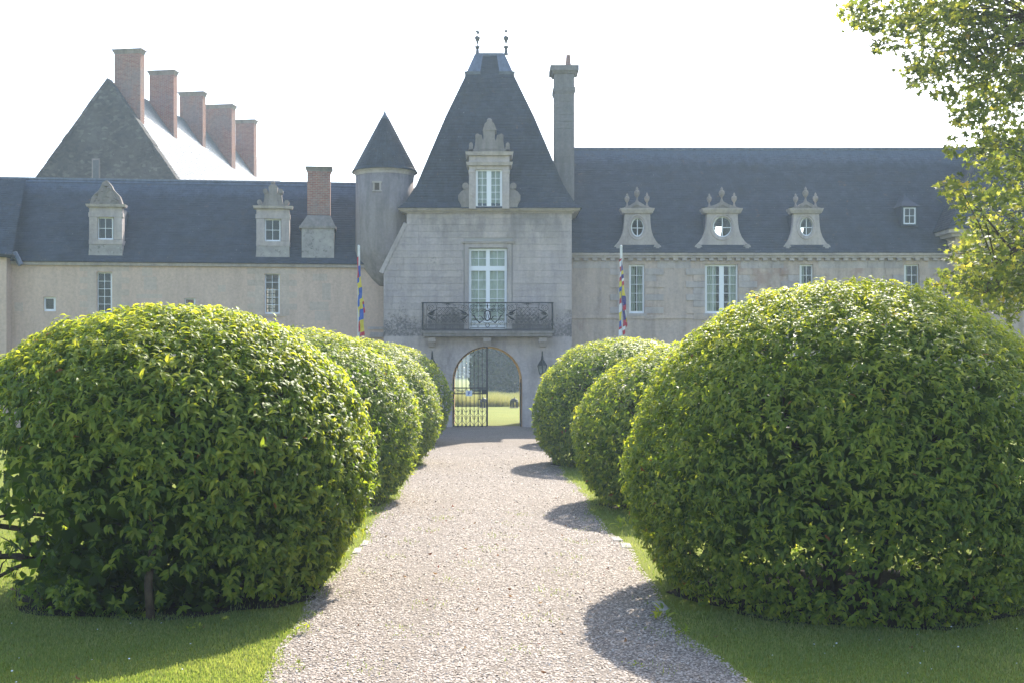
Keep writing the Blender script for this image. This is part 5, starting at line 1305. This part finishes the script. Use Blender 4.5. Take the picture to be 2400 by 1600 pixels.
def xb(y):
    for (y0, x0), (y1, x1) in zip(BX[:-1], BX[1:]):
        if y0 <= y <= y1: return x0+(x1-x0)*(y-y0)/(y1-y0)
    return 2600
rt = random.Random(5); clumps = []
tries = 0
while len(clumps) < 440 and tries < 60000:
    tries += 1
    y = rt.uniform(-300, 740); Yd = rt.uniform(18.5, 26); x = rt.uniform(1990, 2900)
    rad = rt.uniform(.28, .62); rp = rad/Yd*FPX
    if x-rp*.75 < xb(y) or y+rp > 765: continue
    if x > 2480 and rt.random() < .72: continue
    if y < 560 and y > 420 and rt.random() < .3: continue
    clumps.append((P(x, y, Yd), rad))
for px, py, rad in ((1985, 22, .2), (2005, 25, .24), (2050, 20, .3), (2060, 108, .22), (2092, 100, .3), (2085, 60, .3), (2148, 195, .16), (2160, 150, .34), (2222, 224, .2), (2246, 280, .2), (2240, 345, .22), (2222, 432, .2), (2250, 440, .3), (2258, 482, .24), (2290, 530, .24), (2240, 596, .22), (2275, 610, .35), (2216, 645, .2), (2186, 668, .16), (2250, 660, .3), (2290, 695, .26), (2330, 720, .3), (2372, 742, .2), (2385, 700, .3), (2130, 40, .4), (2180, 70, .45), (2240, 120, .5), (2300, 60, .5), (2340, 200, .5), (2310, 290, .4), (2360, 380, .4)):
    clumps.append((P(px, py, rt.uniform(20, 22.5)), rad))
pl, dl, nl = [], [], []
for c, rad in clumps:
    n = int(18+rad*64)
    q = RNG.normal(0, 1, (n, 3)); q = unit(q)*(RNG.uniform(0, 1, (n, 1))**.45)*rad*np.array([1.1, 1.1, .8])
    pl.append(np.array(c)+q)
pl = np.concatenate(pl); n = len(pl)
az = unit(RNG.normal(0, .75, (n, 3))+np.array([0, 0, .7])); d = RNG.normal(0, 1, (n, 3))+np.array([-.2, -.2, -.6]); d = unit(d-az*np.sum(d*az, 1, keepdims=True)); ay = np.cross(az, d)
sc = RNG.uniform(.09, .18, n); rv = np.clip(RNG.beta(1.6, 2.2, n)+.05*(pl[:, 2] < 6), 0, .97); rv[RNG.uniform(0, 1, n) > .995] = 1
dist = np.linalg.norm(pl, axis=1); xs = CX+pl[:, 0]/pl[:, 1]*FPX; ys_ = CY-(pl[:, 2]-EYE)/pl[:, 1]*FPX
score = np.where((xs < 2395) & (ys_ > 2), sc/dist, -1); chosen = RNG.choice(np.argsort(-score)[:1200], 300, replace=False)
me = bpy.data.meshes.new('leaf'); me.from_pydata(MV.tolist(), [], MF.tolist()); me.materials.append(M['maple_obj']); me.update()
for i in chosen:
    o = link_mesh('leaf', me, tree); mt = Matrix((Vector(d[i]), Vector(ay[i]), Vector(az[i]))).transposed().to_4x4()
    o.matrix_local = Matrix.Translation(Vector(pl[i])-ORG[tree.name]) @ mt @ Matrix.Scale(float(sc[i])*1.1, 4)
keep = np.ones(n, bool); keep[chosen] = False
V, F = scatter(MV, MF, pl[keep], d[keep], ay[keep], az[keep], sc[keep]); crown = np_mesh('crown', V, F, M['maple'], tree, rnd=np.repeat(rv[keep], len(MF))); crown['kind'] = 'stuff'
m = MB(); m.tube([(13.2, 23.5, -.1), (13.15, 23.4, 1.0), (13.0, 23.3, 3), (12.8, 23.2, 6), (12.5, 23, 9.5)], [.42, .33, .28, .22, .10], 12); m.build('trunk', M['bark'], tree, smooth=True)
hubs = [Vector((12.95, 23.3, 3.6)), Vector((12.9, 23.2, 5.0)), Vector((12.75, 23.2, 6.5)), Vector((12.6, 23.1, 8.2))]
limbs = []
for i in range(8):
    h = hubs[i % 4]; g = P(rt.uniform(2330, 2520), (640, 420, 200, 30)[i % 4]+rt.uniform(-70, 70), rt.uniform(20, 24)); mid = h.lerp(g, .5)+Vector((rt.uniform(-.3, .3), rt.uniform(-.3, .3), .35)); pts = [h, h.lerp(mid, .5)+Vector((0, 0, .15)), mid, mid.lerp(g, .55)+Vector((0, 0, .08)), g]
    limbs.append(pts)
limbs.append([Vector((12.95, 23.3, 4.4)), P(2520, 480, 22.5), P(2420, 540, 21.6), P(2375, 590, 21.2), P(2340, 645, 21), P(2318, 690, 21)])
nodes = []
for pts in limbs:
    m = MB(); k = len(pts); m.tube(pts, [.10*(1-.85*i/(k-1))+.008 for i in range(k)], 7); m.build('limb', M['bark'], tree, smooth=True)
    for a, b in zip(pts[1:-1], pts[2:]): nodes += [a, a.lerp(b, .5), b]
m = MB()
for c, rad in clumps:
    nn = min(nodes, key=lambda q: (q-c).length)
    if (nn-c).length < 2.6: m.tube([nn, nn.lerp(c, .5)+Vector((0, 0, .12)), c], [.016, .011, .005], 4)
for px, py, py2 in ((2372, 600, 690), (2395, 560, 700), (2405, 560, 660), (2350, 640, 740), (2362, 620, 720)):
    m.tube([P(px, py, 21.2), P(px+3, (py+py2)/2, 21.15), P(px-2, py2, 21.1)], [.012, .008, .004], 4)
m.build('twigs', M['bark'], tree)

# ------------------------------------------------------------------ park seen through the gateway
def blades(n, xr, yr, h0, h1, w, seedfac, name, label, matn):
    x = RNG.uniform(*xr, n); y = RNG.uniform(*yr, n); z = 0*x
    th = RNG.uniform(0, 2*np.pi, n); h = RNG.uniform(h0, h1, n)*(.7+.5*np.sin(x*1.3+2)*np.sin(x*.37)+.3); le = RNG.normal(0, .35, n); la = RNG.uniform(0, 6.28, n)
    base = np.stack([x, y, z], 1); s_ = np.stack([np.cos(th), np.sin(th), 0*th], 1)*w; upv = np.zeros((n, 3)); upv[:, 2] = h; ld = np.stack([np.cos(la), np.sin(la), 0*la], 1)*(le*h)[:, None]
    V = np.stack([base-s_, base+s_, base+upv+ld], 1).reshape(-1, 3); F = np.arange(3*n).reshape(-1, 3)
    o = np_mesh(name, V, F, M[matn], rnd=RNG.beta(2, 2, n)); props(o, label, kind='stuff'); return o
blades(16000, (-6, 8), (78, 80.5), .35, .75, .022, 1, 'rough_grass', 'strip of tall uncut grass along the ditch beyond the gateway', 'dry_grass')
blades(22000, (-10, 12), (81, 122), .15, .5, .03, 1, 'meadow_grass', 'sunlit uncut meadow grass beyond the gateway', 'dry_grass')
def sculpture(px, py, Y, flip, label):
    r = thing('animal_sculpture', label, 'sculpture', P(px, py, Y), 'dark garden sculptures on the lawn beyond the gateway'); k = Y/FPX*1.0; b = P(px, py, Y); b.z = 0
    p = lambda x, z, dy=0: Vector((b.x+flip*x*k, Y+dy, z*k))
    m = MB()
    m.tube([p(-6.5, 15), p(-4.5, 18), p(-1, 19), p(3, 17.5), p(7, 15), p(8.6, 12)], [.05, .10, .115, .115, .10, .05], 9)
    m.tube([p(-5.5, 17), p(-7.8, 13), p(-8, 8), p(-7.5, 3), p(-7.2, 0)], [.10, .08, .05, .035, .035], 8)
    for dy in (-.09, .09):
        m.tube([p(-1.5, 17, dy), p(-1.8, 9, dy), p(-1.6, 0, dy)], [.09, .06, .05], 8); m.tube([p(6.3, 15, dy), p(6.6, 7, dy), p(6.9, 0, dy)], [.10, .065, .05], 8)
    m.tube([p(1.5, 17), p(1.7, 25), p(1.8, 26)], [.045, .03, .022], 7)
    o = m.build('figure', M['bronze'], r, smooth=True); md = o.modifiers.new('merge', 'REMESH'); md.mode = 'VOXEL'; md.voxel_size = .018; md.use_smooth_shade = True
    m = MB(); m.box(b.x-11*k, b.x+10*k, Y-.2, Y+.2, -.02, .045); m.build('plinth', M['old_stone'], r)
sculpture(1205, 955.5, 75.5, 1, 'dark animal sculpture seen clear through the open half of the gateway')
sculpture(1134, 955.5, 75.5, -1, 'dark animal sculpture seen behind the gate bars beside the stile')
def wood(label, X, Y, H, W, n, seed, trunk=True, low=.12, size=.42):
    r = thing('parkland_tree', label, 'tree', (X, Y, 0), 'trees in the park beyond the gateway'); rg = np.random.default_rng(seed)
    nb = 26; cb = unit(rg.normal(0, 1, (nb, 3)))*rg.uniform(.3, .9, (nb, 1)); rad = rg.uniform(.22, .42, nb)
    i = rg.integers(0, nb, n); q = cb[i]+unit(rg.normal(0, 1, (n, 3)))*rad[i][:, None]*rg.uniform(.4, 1, (n, 1))**.5
    p = q*np.array([W/2, W/2, H*(1-low)/2])*.85; p[:, 2] += H*(1+low)/2; p[:, 2] = np.maximum(p[:, 2], H*low*.6+rg.uniform(0, .6, n))
    d_ = unit(rg.normal(0, 1, (n, 3))); a_ = unit(np.cross(d_, rg.normal(0, 1, (n, 3)))); z_ = np.cross(d_, a_)
    V, F = scatter(TV0*np.array([1, 1.8, 1]), TF0, p, d_, a_, z_, rg.uniform(.6, 1.3, n)*size)
    o = np_mesh('crown', V, F, M['far_leaf'], r, rnd=np.repeat(rg.uniform(0, 1, n), len(TF0)), org=False); o['kind'] = 'stuff'
    m = MB(); m.tube([(X, Y, -.1), (X, Y, H*.3), (X+.2, Y, H*.75)], [W*.022, W*.018, W*.008], 9)
    for k in range(6): a = k*1.05; m.tube([(X, Y, H*(.2+.08*k)), (X+W*.3*math.cos(a), Y+W*.3*math.sin(a), H*(.45+.07*k))], [W*.014, W*.004], 6)
    m.build('trunk', M['bark'], r)
wood('large dark tree beyond the gateway, its crown filling the right half of the arch', 2.6, 132, 19, 11, 9000, 1, low=.04, size=.6)
wood('second dark tree right of the gateway view, standing behind the sculptures', 9.5, 138, 18, 12, 7000, 2, low=.04, size=.6)
wood('dark tree behind the gate stile, crown overhanging the meadow', -1.0, 142, 17, 9, 6500, 3, low=.30, size=.5)
wood('tree left of the gateway view, mostly behind the wall', -14, 146, 16, 11, 5000, 4, low=.2, size=.6)
wood('broad tree right of the gateway view, hidden by the wall', 20, 145, 17, 13, 4000, 5, low=.1, size=.7)
rg = np.random.default_rng(77); n = 22000; p = np.stack([rg.uniform(-1.7, 17, n), rg.uniform(126, 134, n), rg.uniform(0, 1, n)**1.1*9], 1)
d_ = unit(rg.normal(0, 1, (n, 3))); a_ = unit(np.cross(d_, rg.normal(0, 1, (n, 3)))); V, F = scatter(TV0*np.array([1, 1.8, 1]), TF0, p, d_, a_, np.cross(d_, a_), rg.uniform(.3, .6, n))
o = np_mesh('undergrowth', V, F, M['far_leaf'], rnd=np.repeat(rg.uniform(0, .5, n), len(TF0))); props(o, 'dense dark undergrowth below the trees beyond the gateway', kind='stuff')
n = 5200; p = np.stack([rg.uniform(-60, 60, n), rg.uniform(372, 392, n), rg.uniform(0, 1, n)*14*(.75+.25*np.sin(rg.uniform(0, 6, n)))], 1)
d_ = unit(rg.normal(0, 1, (n, 3))); a_ = unit(np.cross(d_, rg.normal(0, 1, (n, 3)))); V, F = scatter(TV0*np.array([1, 1.9, 1]), TF0, p, d_, a_, np.cross(d_, a_), rg.uniform(1.6, 2.8, n))
o = np_mesh('distant_wood', V, F, M['far_leaf'], rnd=np.repeat(rg.uniform(0, .6, n), len(TF0))); props(o, 'pale distant wood closing the meadow beyond the gateway', kind='stuff')
for i, (x, y, h, w_, lab) in enumerate(((-16, 330, 18, 17, 'pale blue distant tree at the left edge of the arch'), (-4, 350, 20, 18, 'pale blue distant tree seen between the upper gate bars'), (10, 345, 20, 20, 'pale distant tree behind the dark tree'), (-26, 360, 20, 22, 'pale distant tree hidden left of the arch'))):
    wood(lab, x, y, h, w_, 3800, 20+i, low=.06, size=1.2)
m = MB(); b = P(1069, 905, 160); m.tube([(b.x, 160, 0), (b.x, 160, 1.3)], .05, 6); po = m.build('fence_post', M['bark']); props(po, 'thin dark post standing in the meadow beyond the gate bars', 'post')

# ------------------------------------------------------------------ small things on the ground
n = 130; x = RNG.uniform(-5, 6, n); y = RNG.uniform(8.6, 22, n); inm = RNG.uniform(0, 1, n) < .5; x = np.where(inm, RNG.uniform(-1.6, 1.7, n), x)
th = RNG.uniform(0, 6.28, n); az = unit(RNG.normal(0, .35, (n, 3))+np.array([0, 0, 1])); d = np.stack([np.cos(th), np.sin(th), 0*th], 1); d = unit(d-az*np.sum(d*az, 1, keepdims=True)); ay = np.cross(az, d)
V, F = scatter(TV1*np.array([1, 1.3, -1]), TF1, np.stack([x, y, np.full(n, .03)], 1), d, ay, az, RNG.uniform(.03, .06, n))
M['litter'] = leaf_mat('fallen_leaf', [(0, (.16, .045, .02)), (.6, (.20, .09, .035)), (1, (.30, .19, .08))], [(0, (.3, .06, .03)), (1, (.4, .25, .1))], .25, .7, .2)
o = np_mesh('fallen_leaves', V, F, M['litter'], rnd=np.repeat(RNG.uniform(0, 1, n), len(TF1))); props(o, 'scattered dry brown and red leaves on the path and lawn', kind='stuff')
def weed(x, y, h, n, label):
    rg = np.random.default_rng(int(x*100+y*1000) % 9999); th = rg.uniform(0, 6.28, n); el = rg.uniform(.2, 1.2, n)
    d = np.stack([np.cos(th)*np.cos(el), np.sin(th)*np.cos(el), np.sin(el)], 1); ay = unit(np.cross(np.array([0, 0, 1.0])+0*d, d)); az = np.cross(d, ay)
    V, F = scatter(TV1, TF1, np.stack([x+rg.normal(0, .05, n), y+rg.normal(0, .05, n), rg.uniform(0, h*.6, n)], 1), d, ay, az, rg.uniform(.4, 1, n)*h*.8)
    r = np_mesh('weed', V, F, M['laurel'], rnd=np.repeat(rg.uniform(.3, .9, n), len(TF1))); return props(r, label, 'weed')
for px, py, h, lab in ((1545, 1450, .16, 'tall thin weed at the right edge of the path below the big dome'), (1600, 1490, .09, 'low weed on the right edge of the path, nearer than the tall one'), (715, 1600*.928, .10, 'small weed on the left edge of the path under the near dome'), (1490, 1560, .06, 'small dark weed alone in the shaded gravel'), (690, 1568, .07, 'flat green weed on the bottom left edge of the gravel'), (1455, 1238, .2, 'young leafy sprout beside the big right dome'), (455, 1475, .08, 'small dark clump of weeds in the shaded left lawn'), (345, 1445, .14, 'leafy seedling at the foot of the near left dome')):
    g = gx(px, py); weed(g.x, g.y, h, 16, lab)
n = 60; x = np.concatenate([RNG.uniform(2.2, 6.5, 40), RNG.uniform(-5, -2, 20)]); y = RNG.uniform(8.8, 10.9, n)
az = unit(RNG.normal(0, .25, (n, 3))+np.array([0, 0, 1])); d = unit(np.cross(az, RNG.normal(0, 1, (n, 3)))); ay = np.cross(az, d)
V, F = scatter(oct_v, oct_f, np.stack([x, y, np.full(n, .045)], 1), d, ay, az, np.repeat(RNG.uniform(.006, .011, n)[:, None], 3, 1)*np.array([1, 1, .6]))
o = np_mesh('daisies', V, F, M['white'], rnd=None); props(o, 'tiny white clover and daisy heads dotted over the lawn', kind='stuff')

# ------------------------------------------------------------------ air
HAZE = 0.0008
if HAZE:
    m = MB(); m.box(-260, 260, -8, 700, -1, 26); hz = m.build('haze', None); hz.data.materials.clear()
    hm = bpy.data.materials.new('haze'); hm.use_nodes = True; t = NT(hm); t.t.nodes.remove(t.b); pv = t.n('ShaderNodeVolumePrincipled')
    pv.inputs['Color'].default_value = (.66, .83, 1, 1); pv.inputs['Density'].default_value = HAZE; pv.inputs['Anisotropy'].default_value = .35
    t.l(pv.outputs[0], t.t.nodes['Material Output'].inputs['Volume']); hz.data.materials.append(hm)
    props(hz, 'thin bluish morning haze in the air', kind='stuff')
print('stones', nst, 'objects', len(bpy.data.objects))
